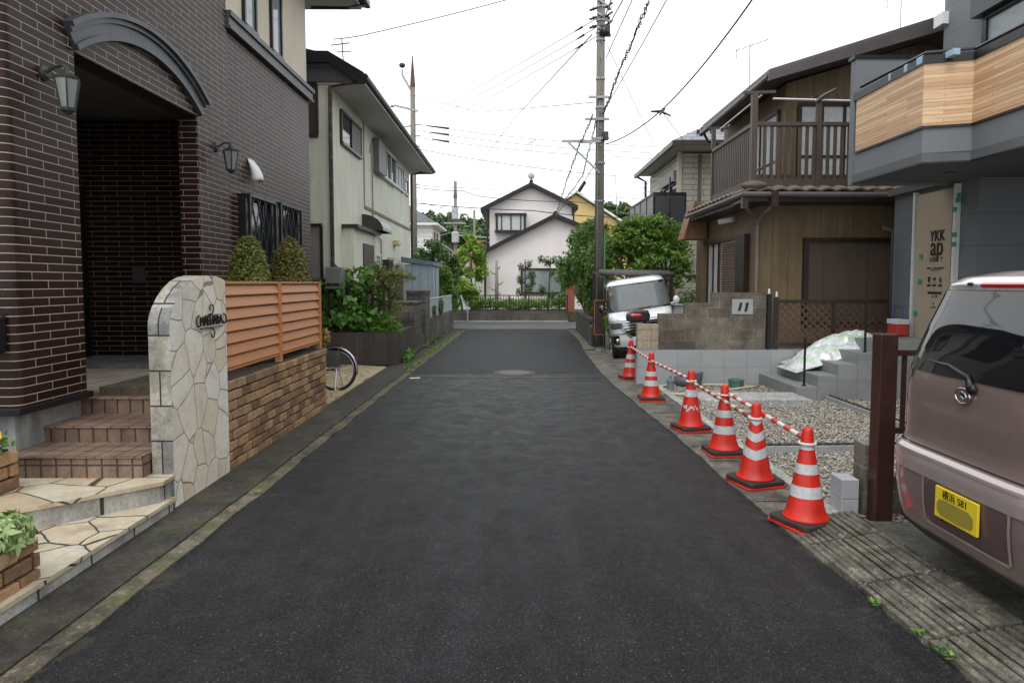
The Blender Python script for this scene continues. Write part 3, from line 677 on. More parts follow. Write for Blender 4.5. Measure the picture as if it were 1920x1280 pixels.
# foreground planters
for (x0, x1, y0, y1, z1, lab) in ((-3.5, -2.63, 2.3, 3.62, .36, 'weathered brick planter at the lower left corner holding ivy'), (-4.6, -3.56, 4.42, 4.72, .56, 'small brick planter at the foot of the brown house holding pansies')):
    t = thing('brick_planter', lab, 'planter', ((x0+x1)/2, (y0+y1)/2, 0))
    MB().box(x0+.02, x1-.03, y0+.02, y1-.02, 0, z1-.02).build('core', bpy.data.materials['wall_mortar'], t)
    mb = MB(); rr = random.Random(9)
    brickwall(mb, x1-.03, y0, y1, 0, int(z1/.09), rr, .21, z1/int(z1/.09), dp=.03); brickwall(mb, y1-.03, x0, x1-.005, 0, int(z1/.09), rr, .21, z1/int(z1/.09), dp=.03, ax=1)
    brickwall(mb, y0+.03, x0, x1-.005, 0, int(z1/.09), rr, .21, z1/int(z1/.09), dp=.03, ax=1, s=-1)
    mb.build('brick', BRM, t, bevel=.007)
    MB().box(x0+.03, x1-.05, y0+.03, y1-.03, z1-.02, z1+.01).build('soil', SOIL, t)
LIVY = leafm('ivy_leaf', (.05, .11, .03), (.12, .21, .07), (.42, .48, .30), .15)
iv = thing('ivy_plant', 'variegated ivy spilling over the brick planter at the lower left', 'plant', (-2.9, 3.2, .36))
def lobed(blobs, n, size, name, mat, parent, seed):       # ivy leaf: a five-pointed folded leaf made of quads
    rs = np.random.RandomState(seed); V = []
    for i in range(n):
        b = blobs[rs.randint(len(blobs))]; d = rs.normal(size=3); d /= np.linalg.norm(d); d[2] = abs(d[2])*.9
        p = np.array(b[:3])+d*np.array(b[3])*(.75+.3*rs.rand()); nr = d+rs.normal(size=3)*.35; nr /= np.linalg.norm(nr)
        t_ = np.cross(nr, rs.normal(size=3)); t_ /= np.linalg.norm(t_); t_[2] -= .5; t_ -= nr*t_.dot(nr); t_ /= np.linalg.norm(t_); bb = np.cross(nr, t_); s_ = size*(.6+.7*rs.rand())
        for ang, ln in ((0, 1), (1.15, .75), (-1.15, .75)):
            u = t_*math.cos(ang)+bb*math.sin(ang); w_ = np.cross(nr, u)
            V += [p-u*s_*.1, p+u*s_*.4*ln+w_*s_*.22*ln, p+u*s_*ln-nr*s_*.12, p+u*s_*.4*ln-w_*s_*.22*ln]
    return quads(np.array(V), name, mat, parent)
lobed([(-2.95, 3.2, .40, (.33, .42, .20)), (-2.75, 3.45, .38, (.17, .18, .17)), (-3.1, 2.8, .42, (.3, .3, .2))], 900, .065, 'leaves', LIVY, iv, 4)
trunk_mb((-2.95, 3.2, .34), [(-2.75, 3.4, .45), (-3.1, 3.0, .5)], .01).build('stem', BARK, iv)
pn = thing('pansy_plant', 'pansies with yellow and violet flowers in the small planter at the left edge', 'plant', (-3.8, 4.57, .56))
leaves([(-3.75, 4.57, .64, (.22, .13, .13)), (-4.1, 4.57, .64, (.22, .13, .13))], 900, .05, .6, .2, .5, 'leaves', leafm('pansy_leaf', (.03, .08, .02), (.06, .14, .03), (.1, .2, .05)), pn, 6)
for k, (dx, dy, dz, c_) in enumerate(((-3.62, 4.48, .74, 'y'), (-3.68, 4.55, .80, 'v'), (-3.57, 4.55, .70, 'y'), (-3.74, 4.50, .77, 'y'), (-3.8, 4.6, .82, 'v'), (-3.64, 4.60, .76, 'v'), (-3.9, 4.5, .78, 'y'))):
    mb = MB()
    for a_ in range(5):
        t_ = a_*1.257+k; mb.sphere((dx+.02*math.cos(t_), dy-.01, dz+.02*math.sin(t_)), (.019, .005, .019), 8, 5)
    mb.build('flower', M('pansy_yellow', (.75, .5, .03), .6) if c_ == 'y' else M('pansy_violet', (.09, .03, .25), .6), pn, smooth=True)
# ================================================================ pale green house, left
GRN = M("pale_green_render", (.68, .68, .565), .85, var=.14, vs=.9, bs=110, bump=.4, streak=.16)
SHUT = M('shutter_brown', (.045, .032, .028), .5, var=.2, streak=.2)
ALU = M('aluminium', (.42, .43, .43), .4, .3, var=.12)
RUST = NT('rusty_pipe'); RUST = RUST.fin(RUST.mix(RUST.ramp(RUST.noise(RUST.pos, 6, 5, .8), [(.52, 0), (.58, 1)]), (.014, .014, .015), (.12, .045, .02)), .6)
G = thing('green_house', 'pale green rendered two-storey house with deep white eaves and dark gutter', 'house', (-4, 20, 0))
X = -4.0
MB().box(-10, X, 14.6, 25.6, 0, 6.1).build('wall', GRN, G)
# roof: gentle hipped slab with deep overhang
mb = MB()
e0, e1, xe = 13.95, 26.5, -3.22
mb.prism([(xe, 6.02), (xe, 6.16), (-3.95, 6.60), (-6.8, 7.3), (-10.5, 6.2), (-10.5, 6.02)], 1, e0+.55, e1)
mb.build('roof', grooved('dark_roof', (.05, .052, .06), .3, .02, 1, rough=.5), G)
MB().box(-10.4, xe+.02, e0+.6, e1-.05, 5.985, 6.018).build('soffit', SOFW, G)
mb = MB(); mb.prism([(xe+.02, 6.0), (xe+.02, 6.2), (-3.95, 6.64), (-10.5, 6.72), (-10.5, 6.42), (-3.95, 6.40), (xe-.1, 5.99)], 1, e0+.46, e0+.55); mb.build('fascia', BLK, G)
mb = MB(); mb.tube([(xe+.05, e0+.45, 6.10), (xe+.05, e1+.05, 6.10)], .07, 8); mb.build('gutter', BLK, G)
mb = MB(); mb.tube([(xe+.04, 14.5, 6.03), (-3.55, 14.5, 6.0), (-3.95, 14.53, 5.92), (-3.95, 14.53, 4.5), (-3.95, 14.53, .3)], .045, 8); mb.build('downpipe', RUST, G)
mb = MB(); mb.tube([(xe+.04, 26.3, 6.03), (-3.6, 25.9, 5.95), (-3.93, 25.66, 5.85), (-3.93, 25.66, .3)], .05, 8); mb.build('downpipe', RUST, G)
window(G, 0, X, 1, 15.5, 17.45, 4.95, 5.68, DBR, GLS, (.5,), (), .06, .06)
MB().box(X+.01, X+.045, 16.5, 17.4, 4.99, 5.64).build('window_screen', M('screen_grey', (.16, .16, .15), .7), G)
window(G, 0, X, 1, 20.0, 22.3, 4.93, 5.76, ALU, GLS, (.3, .62), (), .07, .10, sill=True)
MB().box(X+.02, X+.2, 18.94, 19.95, 4.88, 5.80).build('shutter_box', grooved('shutter_slats', (.16, .16, .155), .06, .012, 1, rough=.5), G)
window(G, 0, X, 1, 22.4, 24.1, 4.97, 5.70, ALU, CURT, (.4, .75), (), .06, .06)
window(G, 0, X, 1, 24.45, 25.1, 4.97, 5.5, ALU, GLS, (), (), .06, .05)
MB().box(X, X+.03, 18.0, 25.6, 3.72, 3.80).box(X, X+.02, 17.85, 17.90, 3.7, 6.0).build('trim_band', M('trim_green_dark', (.17, .17, .12), .7), G)
# bay with door and dome canopy
MB().box(X, -3.74, 15.6, 18.0, .3, 3.02).build('bay', GRN, G)
MB().box(X, -3.62, 15.5, 18.2, 3.02, 3.10).build('bay_roof', DBR, G)
d = MB().box(-3.74, -3.71, 16.5, 17.7, 1.1, 2.72).build('side_door', SHUT, G)
window(G, 0, X, 1, 18.5, 19.6, 1.2, 2.55, WHT, CURT, (.5,), (), .09, .08)
mb = MB(); mb.grid(lambda u, v: (X+.55*math.sin(v*math.pi/2), 17.6+1.3*u, 3.12+.42*math.cos(v*math.pi/2)), 2, 10); mb.build('canopy', M('canopy_grey', (.3, .31, .31), .4), G, solid=.01)
for yy in (17.6, 18.9): MB().prism([(X, 3.12)]+[(X+.55*math.sin(v*math.pi/16), 3.12+.42*math.cos(v*math.pi/16)) for v in range(9)], 1, yy-.01, yy+.01).build('canopy_end', SHUT, G)
for (y, z) in ((19.0, 3.3), (22.0, 2.98)): MB().box(X, X+.18, y, y+.5, z-.0, z+.16).build('vent_cowl', M('vent_cream', (.55, .47, .28), .6), G, bevel=.02)
mb = MB().box(X, X+.22, 20.2, 20.9, 1.95, 2.45); mt = mb.build('meter_box', DBR, G, bevel=.02)
mb = MB()
for k in range(6): mb.box(X, X+.1, 21.0, 21.7, 1.5+k*.19, 1.5+k*.19+.09)
mb.build('louvre', ALU, G)
window(G, 0, X, 1, 22.0, 22.75, 1.4, 2.35, WHT, GLSL, (), (), .07, .06)
MB().tube([(X+.04, 18.5, 5.3), (X+.05, 18.7, 5.6), (X+.04, 18.8, 5.2), (X+.04, 18.78, 3.2), (X+.04, 19.9, 3.0), (X+.04, 19.9, .5)], .022, 6).build('conduit', M('conduit_grey', (.28, .29, .24), .6), G)
window(G, 1, 14.6, -1, -4.9, -4.25, 4.9, 6.0, DBR, SHUT, (), (), .06, .05); window(G, 1, 14.6, -1, -4.8, -4.2, .9, 3.0, DBR, M('screen2', (.2, .2, .18), .7), (), (), .06, .05)
# air conditioner on the ground by the near corner
ac = thing('air_conditioner', 'grey outdoor air conditioner unit at the corner of the green house', 'air conditioner', (-3.9, 14.15, 1.6))
MB().box(-4.0, -3.66, 14.1, 14.45, 1.62, 2.08).build('case', M('ac_grey', (.17, .175, .17), .6), ac, bevel=.02)
MB().box(-3.98, -3.70, 14.085, 14.1, 1.68, 1.74).build('vent', DBR, ac)
MB().box(-4.0, -3.95, 14.15, 14.3, 0, 1.62).box(-3.74, -3.68, 14.15, 14.3, 0, 1.62).build('stand', DBR, ac)
# TV antenna on the roof
an = thing('roof_antenna', 'antenna and insulated cable on the green house roof', 'antenna', (-3.6, 14.6, 6.6))
MB().tube([(-3.72, 14.8, 6.5), (-3.72, 14.7, 6.98)], .012, 6).tube([(-3.95, 14.7, 6.85), (-3.55, 14.7, 6.90)], .012, 6).tube([(-3.8, 14.6, 6.68), (-3.55, 14.8, 6.75)], .01, 6).build('mast', BLK, an)

# ---------------------------------------------------------------- forecourt with the bicycle
struct(MB().prism([(-2.66, 9.29), (-2.62, 13.6), (-3.4, 13.9), (-6, 13.9), (-6, 9.29)], 2, .0, .035).build('stone_forecourt', crazy('crazy_paving_wet', 2.2, [(.46, .36, .22), (.54, .44, .29), (.40, .31, .18), (.55, .48, .34)], (.05, .035, .02), .02, .6, .5)), 'wet tan crazy paving forecourt under the bicycle')
bk = thing('bicycle', 'black city bicycle parked behind the brick wall, rear wheel showing', 'bicycle', (-2.86, 10.6, .035), local=True)
bk.rotation_euler = (0, 0, R(-8))
WR = .33
SIL = M('silver_metal', (.5, .5, .52), .28, .9, var=.1, bump=0)
def wheel(cx):
    mb = MB(); N = 40; mb.tube([(cx+WR*math.cos(2*math.pi*i/N), 0, WR+WR*math.sin(2*math.pi*i/N)) for i in range(N+1)], .019, 8, cap=False)
    w_ = mb.build('wheel', RUB, bk, smooth=True)
    mb = MB(); mb.tube([(cx+.302*math.cos(2*math.pi*i/N), 0, WR+.302*math.sin(2*math.pi*i/N)) for i in range(N+1)], .011, 6, cap=False)
    mb.build('rim', SIL, w_, smooth=True)
    mb = MB()
    for k in range(28):
        a = 2*math.pi*k/28; b = a+(.5 if k % 2 else -.5); mb.tube([(cx+.02*math.cos(b), .03*(1 if k % 4 < 2 else -1), WR+.02*math.sin(b)), (cx+.3*math.cos(a), 0, WR+.3*math.sin(a))], .0013, 4)
    mb.build('spokes', SIL, w_)
    MB().lathe((cx, -.045, WR), [(.018, 0), (.03, .01), (.02, .02), (.02, .07), (.03, .08), (.018, .09)], 12, ax=1).build('hub', SIL, w_)
wheel(0); wheel(-1.12)
def fender(cx, a0, a1):
    mb = MB(); mb.grid(lambda u, v: (cx+(.355+.012*math.sin(math.pi*v))*math.cos(R(a0+(a1-a0)*u)), -.027+.054*v, WR+(.355+.012*math.sin(math.pi*v))*math.sin(R(a0+(a1-a0)*u))), 20, 4)
    return mb.build('fender', SIL if cx == 0 else BLK, bk, smooth=True, solid=.002)
fender(0, -12, 150); fender(-1.12, 20, 170)
mb = MB(); bb = (-.45, 0, .30); sea = (-.58, 0, .72); hd = (-.98, 0, .82); hd2 = (-1.0, 0, .62)
for s in (-.06, .06): mb.tube([(0, s, WR), (-.40, s*.4, .30)], .009, 6); mb.tube([(0, s, WR), (-.54, s*.3, .62)], .008, 6)
mb.tube([bb, sea], .015); mb.tube([bb, (-.75, 0, .42), hd2], .018); mb.tube([(-.95, 0, .95), (-1.03, 0, .58)], .018)
for s in (-.05, .05): mb.tube([(-1.03, s*.6, .60), (-1.12, s, WR)], .011, 6)
mb.build('frame', BLK, bk, smooth=True)
mb = MB()
for s in (-.05, .05): mb.tube([(0, s, WR+.0), (.08, s, .70)], .006, 6); mb.tube([(0, s, WR), (.28, s*.6, .53)], .004, 5); mb.tube([(0, s, WR), (-.12, s, .67)], .004, 5)
mb.tube([(0, .07, WR), (.33, .05, .47)], .006, 5)
mb.build('stay', SIL, bk)
mb = MB()
for s in (-.06, -.02, .02, .06): mb.tube([(-.30, s, .70), (.12, s, .72)], .005, 5)
for x in (-.25, -.1, .05, .12): mb.tube([(x, -.065, .71), (x, .065, .71)], .005, 5)
mb.build('carrier', BLK, bk)
mb = MB(); mb.sphere((-.60, 0, .86), (.13, .09, .04)); mb.tube([(-.58, 0, .7), (-.60, 0, .84)], .013); mb.build('saddle', RUB, bk, smooth=True)
mb = MB(); mb.tube([(-.90, -.28, 1.0), (-1.0, -.2, 1.02), (-.96, 0, .97), (-1.0, .2, 1.02), (-.90, .28, 1.0)], .011); mb.build('handlebar', SIL, bk, smooth=True)
mb = MB()
mb.tube([(.03, .05, WR), (.05, .16, .02)], .008, 5); mb.tube([(.03, -.05, WR), (.05, -.16, .02)], .008, 5); mb.tube([(.05, -.16, .02), (.05, .16, .02)], .008, 5); mb.build('kickstand', SIL, bk)
MB().box(.345, .362, -.02, .02, .50, .54).build('rear_reflector', M('reflector_red', (.5, .02, .02), .25), bk, bevel=.004)
mb = MB(); mb.grid(lambda u, v: (-.35+.45*u, -.05-.005*math.sin(9*u), .38+.3*v*(1-.2*u)), 6, 6); mb.build('skirt_guard', M('guard_grey', (.1, .1, .1), .6), bk, solid=.003)
# flowers/shrub at the end of the orange fence
t = tree('garden_shrub', 'small reddish shrub at the far end of the orange fence', 'shrub', (-2.9, 9.45, .035), [(-2.72, 9.42, .98, (.12, .13, .14)), (-2.78, 9.4, .8, (.1, .1, .15))], 420, .05, leafm('red_shrub', (.08, .10, .03), (.16, .17, .05), (.45, .16, .05)), BARK, .012, seed=5)

# ---------------------------------------------------------------- planter, hedge and block walls before the green house
PLT = grooved('ribbed_tile', (.085, .068, .058), .10, .008, 0, rough=.6, second=(.24, .008), gd=.45, var=.4, streak=.3)
t = thing('garden_planter', 'dark brown ribbed block planter wall holding the big leafed hedge', 'planter', (-3.6, 15.4, 0))
MB().box(-5.2, -2.47, 14.1, 14.25, 0, .70).box(-2.62, -2.47, 14.253, 16.3, 0, .70).build('planter_wall', PLT, t)
MB().box(-5.2, -2.63, 14.26, 16.3, .0, .62).build('soil', SOIL, t)
BLKW = brick('grey_block', (.21, .19, .155), (.16, .145, .12), (.06, .055, .045), .40, .20, .008, .85, bst=.6, bdist=.006, var=.5, vs=2.2, dirt=.55, off=.5)
t = thing('block_pillar', 'taller grey concrete block pillar next to the leafy hedge', 'pillar', (-2.6, 16.9, 0))
MB().box(-3.1, -2.46, 16.31, 17.6, 0, 1.22).build('shaft', BLKW, t); MB().box(-3.12, -2.44, 16.30, 17.62, 1.22, 1.28).build('cap', CONCD, t, bevel=.01)
t = thing('block_pillar', 'grey block pillar with a capstone where the white panel fence starts', 'pillar', (-2.6, 18.6, 0))
MB().box(-2.95, -2.44, 18.2, 19.2, 0, 1.46).build('shaft', BLKW, t); MB().box(-2.97, -2.42, 18.18, 19.22, 1.46, 1.54).build('cap', CONCD, t, bevel=.01)
t = thing('low_wall', 'long low weathered concrete wall carrying the white panel fence', 'wall', (-2.4, 22.3, 0))
mb = MB(); mb.prism([(-2.56, 19.23), (-2.42, 19.23), (-2.28, 25.0), (-2.42, 25.0)], 2, 0, .72); mb.build('wall', concrete('old_wall', (.15, .14, .125), (.045, .04, .035), .1, .4, .62, 1.2), t)
MB().prism([(-2.56, 17.63), (-2.46, 17.63), (-2.46, 18.17), (-2.56, 18.17)], 2, 0, .35).build('wall', CONCD, t)
t = thing('panel_fence', 'pale blue white metal panel fence on the low wall', 'fence', (-2.4, 22.3, .72))
PBL = grooved('panel_white', (.44, .49, .51), 1.2, .02, 0, rough=.45, var=.15, gd=.5)
MB().prism([(-2.50, 19.3), (-2.48, 19.3), (-2.34, 25.0), (-2.36, 25.0)], 2, .74, 1.27).build('panel', PBL, t)
MB().prism([(-2.52, 19.28), (-2.46, 19.28), (-2.32, 25.03), (-2.38, 25.03)], 2, 1.27, 1.30).build('top_rail', WHT, t)
# shed
SHB = grooved('shed_blue', (.36, .43, .49), .26, .016, 0, rough=.5, gd=.45, var=.14, streak=.12)
t = thing('garden_shed', 'pale blue metal garden shed with darker blue roof edge', 'shed', (-3.2, 23, 0))
MB().box(-3.62, -2.74, 22.0, 24.2, 0, 2.36).build('wall', SHB, t)
mb = MB(); mb.add([(-3.72, 21.9, 2.42), (-2.66, 21.9, 2.32), (-2.66, 24.3, 2.32), (-3.72, 24.3, 2.42), (-3.72, 21.9, 2.60), (-2.66, 21.9, 2.44), (-2.66, 24.3, 2.44), (-3.72, 24.3, 2.60)], [(0,3,2,1),(4,5,6,7),(0,1,5,4),(1,2,6,5),(2,3,7,6),(3,0,4,7)])
mb.build('roof', M('shed_roof_blue', (.13, .19, .23), .5), t)
MB().box(-2.735, -2.72, 22.1, 22.16, .1, 2.3).box(-2.735, -2.72, 23.0, 23.05, .1, 2.3).build('door_rail', M('shed_rail', (.25, .3, .34), .4), t)
# dark garden railing behind the hedge
t = thing('garden_railing', 'dark brown slatted garden railing hidden in the hedge', 'fence', (-3.8, 14.45, .7))
mb = MB(); mb.box(-5.2, -2.75, 14.42, 14.46, 1.66, 1.70).box(-5.2, -2.75, 14.42, 14.46, .78, .82); mb.build('rail', DBR, t)
mb = MB()
for k in range(20): mb.box(-5.1+k*.125, -5.06+k*.125, 14.425, 14.455, .82, 1.66)
mb.build('slats', DBR, t)
LBIG = leafm('big_leaf', (.02, .065, .015), (.05, .14, .03), (.12, .26, .05), .25); LFERN = leafm('fern_leaf', (.03, .10, .015), (.07, .19, .03), (.16, .3, .06), .3)
LTHIN = leafm('thin_leaf', (.05, .09, .03), (.12, .17, .05), (.27, .20, .09), .3); LMID = leafm('mid_leaf', (.025, .07, .015), (.06, .15, .03), (.14, .28, .06), .3)
LDRK = leafm('dark_leaf', (.012, .035, .012), (.03, .075, .02), (.06, .13, .03), .2); LYEL = leafm('fresh_leaf', (.07, .15, .02), (.15, .27, .04), (.28, .42, .08), .4)
tree('leafy_hedge', 'hedge of big round glossy leaves growing over the dark planter', 'hedge', (-3.7, 14.6, .62),
     [(-4.2, 14.5, 1.25, (.5, .35, .7)), (-3.6, 14.45, 1.35, (.5, .4, .72)), (-3.2, 14.45, 1.15, (.45, .4, .6)), (-3.7, 14.3, .95, (.8, .3, .35)), (-3.9, 14.7, 1.75, (.5, .35, .35)), (-3.3, 14.7, 1.8, (.35, .35, .3))], 3600, .13, LBIG, BARK, .03, seed=11, aspect=.85, clump=14)
tree('bamboo_shrub', 'airy fine-leaved shrub with reddish tips between hedge and block pillar', 'shrub', (-3.05, 15.2, .62),
     [(-3.0, 15.2, 1.75, (.38, .4, .38)), (-2.85, 15.4, 1.35, (.4, .4, .5)), (-2.75, 15.3, 1.9, (.5, .35, .2)), (-3.15, 15.2, 2.05, (.25, .25, .22))], 5200, .085, LTHIN, BARK, .02, seed=12, aspect=.22, clump=20, shell=.3)
tree('fern_plant', 'bright green feathery fern at the corner of the dark planter', 'plant', (-2.7, 14.4, .62),
     [(-2.72, 14.35, .90, (.30, .3, .25)), (-2.60, 14.3, .75, (.2, .2, .25)), (-2.9, 14.3, .85, (.25, .25, .25))], 1500, .11, LFERN, BARK, .015, seed=13, aspect=.18, shell=.2, clump=24)
tree('shrub', 'low dark shrub at the foot of the block pillar', 'shrub', (-2.36, 15.2, 0), [(-2.38, 15.1, .12, (.1, .5, .14)), (-2.36, 14.6, .10, (.1, .25, .1))], 420, .08, LMID, BARK, .008, seed=14)
tree('climbing_plant', 'thin climber with dark leaves against the near part of the white panel fence', 'plant', (-2.40, 20.0, .72), [(-2.42, 20.1, .92, (.05, .22, .17))], 160, .07, LDRK, BARK, .006, seed=15)
tree('climbing_plant', 'larger climber against the middle of the white panel fence', 'plant', (-2.36, 21.6, .72), [(-2.38, 21.6, 1.0, (.06, .4, .25))], 300, .08, LDRK, BARK, .006, seed=16)
# street edge weeds
def weeds(name, spots, lab, mat, sz=.05, per=26, seed=1, h=.06, cat='weeds'):
    rs = np.random.RandomState(seed); V = []
    for (x, y, r_) in spots:
        for i in range(per):
            a = rs.rand()*6.28; d = np.array([math.cos(a), math.sin(a), .9*rs.rand()+.25]); d /= np.linalg.norm(d); b = np.cross(d, [0, 0, 1]); b /= np.linalg.norm(b)
            p = np.array([x, y, .02])+np.array([rs.normal()*r_*.4, rs.normal()*r_*.6, 0]); L = sz*(.5+rs.rand())
            V += [p, p+d*L*.5+b*L*.2, p+d*L-np.array([0, 0, L*.15]), p+d*L*.5-b*L*.2]
    return tag(quads(np.array(V), name, mat), lab, cat, kind='stuff')
rr = random.Random(2)
weeds('weeds', [(-2.08-.02*(y-14)*-1+rr.uniform(-.10, .05), y, .08) for y in [13+i*.16 for i in range(66)]], 'strip of moss and weeds along the left edge of the lane', leafm('moss', (.06, .10, .02), (.13, .20, .03), (.26, .30, .06)), .045, 24, 3)
weeds('weeds', [(-2.35, y, .1) for y in (17.9, 18.6, 19.5, 20.4, 20.9, 22.2, 23.6, 24.1)], 'broad green weeds at the foot of the low left wall', LFERN, .14, 16, 4)
weeds('weeds', [(1.94, 3.5, .03), (2.02, 3.02, .03), (2.03, 2.98, .02), (2.06, 2.62, .03), (2.12, 2.45, .035), (2.55, 3.75, .05), (2.56, 3.1, .05), (2.57, 3.2, .04), (2.55, 2.5, .05), (2.0, 3.2, .02), (2.10, 1.95, .03)], 'small green weeds in the joint of the grooved ramp slabs', LFERN, .035, 20, 5)
# ---------------------------------------------------------------- vegetation at the left corner
for nm, lab, base, bl, n, sz, lm, sd in (
  ('corner_shrub', 'rounded bright green shrub right behind the blue shed', (-2.9, 25.0, 0), [(-2.80, 25.0, 1.7, (.50, .45, .8)), (-2.45, 25.1, 1.3, (.4, .4, .6)), (-2.5, 25.3, .8, (.4, .4, .5))], 5200, .10, LMID, 21),
  ('corner_shrub', 'low yellow green hedge at the left corner of the crossing', (-2.3, 31.0, 0), [(-2.6, 31, 1.3, (.8, .5, .7)), (-1.8, 31.1, 1.1, (.6, .5, .6)), (-3.3, 31, 1.2, (.7, .5, .7))], 8000, .11, LYEL, 22),
  ('corner_shrub', 'round light green bush above the low corner hedge', (-3.1, 33, 0), [(-3.0, 33, 2.0, (.6, .5, .5))], 2000, .12, LYEL, 23),
  ('broadleaf_tree', 'dark broadleaf tree above the roof of the blue shed', (-3.9, 30, 0), [(-3.7, 30, 3.0, (.8, .6, .7)), (-3.0, 30.2, 2.6, (.6, .5, .5)), (-3.2, 30, 2.1, (.7, .6, .7))], 5200, .13, LDRK, 24),
  ('broadleaf_tree', 'upright fresh green tree left of the pink house', (-2.0, 32.5, 0), [(-2.1, 32.5, 3.0, (.75, .5, .8)), (-1.9, 32.5, 2.2, (.6, .4, .45)), (-2.2, 32.4, 3.7, (.4, .3, .45))], 5600, .12, LYEL, 25)):
    tree(nm, lab, 'tree' if 'tree' in nm else 'bush', base, bl, n, sz, lm, BARK, .07, seed=sd, clump=16, shell=.4)
# ================================================================ far end of the lane
OWL = concrete('end_wall', (.12, .105, .09), (.045, .038, .032), .15, .35, .65, .8)
t = thing('boundary_wall', 'low dark retaining wall across the end of the lane', 'wall', (0, 30.1, 0))
MB().box(-9, 2.4, 30.0, 30.2, 0, .47).build('wall', OWL, t); MB().box(-9, 2.4, 29.85, 30.0, 0, .05).build('kerb', CONCL, t)
t = thing('low_railing', 'low brown metal railing on the wall before the pink house', 'railing', (0, 30.1, .47))
mb = MB(); mb.box(-2.0, 2.4, 30.08, 30.12, 1.16, 1.20).box(-2.0, 2.4, 30.08, 30.12, .50, .54)
for k in range(6): mb.box(-2.0+k*.87, -1.95+k*.87, 30.07, 30.13, .47, 1.2)
mb.build('rail', DBR, t)
mb = MB()
for k in range(38): mb.box(-1.9+k*.115, -1.88+k*.115, 30.09, 30.11, .54, 1.16)
mb.build('balusters', DBR, t)
t = tag(MB().tube([(-2.1, 29.7, 0), (-2.1, 29.7, .9)], .03, 8).build('marker_post', CONCL), 'thin pale concrete post at the left end of the end wall', 'post')
struct(MB().box(-9, 6, 30.2, 33, .0, .45).build('garden_ground', SOIL), 'soil of the front garden before the pink house')
# pink house
PNK = NT('pink_siding'); u = PNK.sep(PNK.uv); l_ = PNK.lines(u[1], .45, .012)
c_ = PNK.mix(1, (.80, .735, .725, 1), PNK.ramp(PNK.noise(PNK.pos, 1, 5), [(.3, .92), (.7, 1.05)]), 'MULTIPLY')
PNK = PNK.fin(PNK.mix(PNK.math('MULTIPLY', l_, .15), c_, (.3, .26, .25)), .75)
P = thing('pink_house', 'pale pink gabled house facing the end of the lane', 'house', (1, 34, 0))
def gable(mb, pts, y0, y1): mb.prism(pts, 1, y0, y1)
yl = 33.0
mb = MB(); gable(mb, [(-1.4, .3), (4.4, .3), (4.4, 3.95), (1.98, 4.95), (-1.4, 3.25)], yl, 42); 
gable(mb, [(-1.3, 3.3), (2.95, 3.3), (2.95, 5.75), (.85, 6.72), (-1.3, 5.62)], 34.8, 44)
mb.build('wall', PNK, P)
mb = MB()
def rake(mb, p, q, y0, y1, th=.2, ov=.12):
    (x0, z0), (x1, z1) = p, q; mb.prism([(x0, z0), (x1, z1), (x1, z1+th), (x0, z0+th)], 1, y0, y1)
rake(mb, (-1.62, 3.10), (1.98, 4.92), yl-.35, 42); rake(mb, (1.98, 4.92), (4.8, 3.78), yl-.36, 42)
rake(mb, (-1.75, 5.38), (.85, 6.68), 34.4, 44); rake(mb, (.85, 6.68), (3.25, 5.5), 34.39, 44)
mb.build('roof', M('dark_bargeboard', (.016, .012, .011), .6), P)
MB().tube([(1.98, yl-.3, 5.14), (1.98, 42, 5.14)], .1, 8).tube([(.85, 34.4, 6.92), (.85, 44, 6.92)], .1, 8).build('ridge_cap', BLK, P)
for p_, q_ in (((-1.42, 34.7, 5.5), (-1.42, 34.7, 3.4)), ((3.05, 34.7, 5.5), (3.05, 34.7, 4.3)), ((-1.45, yl-.1, 3.2), (-1.45, yl-.1, .5))): MB().tube([p_, q_], .045).build('downpipe', DBR, P)
wb = MB().box(-.95, .55, 34.4, 34.8, 4.42, 5.22).build('bay_window', CURT, P)
mb = MB(); 
for (a, b) in ((-.98, -.86), (.46, .58), (-.22, -.16), (-.70, -.64), (.28, .34)): mb.box(a, b, 34.36, 34.42, 4.45, 5.2)
mb.box(-1.02, .62, 34.3, 34.85, 5.2, 5.3).box(-1.02, .62, 34.3, 34.85, 4.34, 4.44); mb.build('frame', DBR, wb)
window(P, 1, yl, -1, .35, 2.42, 1.25, 2.42, DBR, GLSL, (), (), .09, .06); window(P, 1, yl, -1, 2.5, 3.5, 1.2, 2.44, DBR, M('rain_shutter', (.07, .05, .045), .5), (), (), .09, .08)
MB().box(-.2, .35, yl-.35, yl, .5, .95).build('gas_heater', WHT, P, bevel=.02)
an = thing('roof_antenna', 'satellite dish and thin mast on the ridge of the pink house', 'antenna', (.85, 34.7, 6.9))
MB().tube([(.85, 34.7, 6.8), (.85, 34.7, 9.0)], .02, 6).tube([(.7, 34.7, 8.85), (1.1, 34.7, 9.1)], .03, 6).build('mast', ALU, an)
MB().lathe((.85, 34.45, 7.2), [(.02, 0), (.10, .015), (.17, .05), (.165, .055), (.09, .03), (.02, .02)], 24, ax=1).build('dish', M('dish_grey', (.45, .46, .47), .5), an, smooth=True)
# yellow house
Yh = thing('yellow_house', 'mustard yellow gabled house behind the pink house', 'house', (4.5, 48, 0))
mb = MB(); gable(mb, [(1.5, 0), (8.6, 0), (8.6, 4.9), (4.2, 7.75), (1.5, 6.1)], 46, 55); mb.build('wall', M('yellow_render', (.62, .46, .20), .8, var=.1), Yh)
mb = MB(); rake(mb, (1.2, 6.0), (4.2, 7.85), 45.6, 55, .14); rake(mb, (4.2, 7.85), (9.1, 4.7), 45.59, 55, .14); mb.build('roof', M('pale_roof', (.75, .75, .76), .6), Yh)
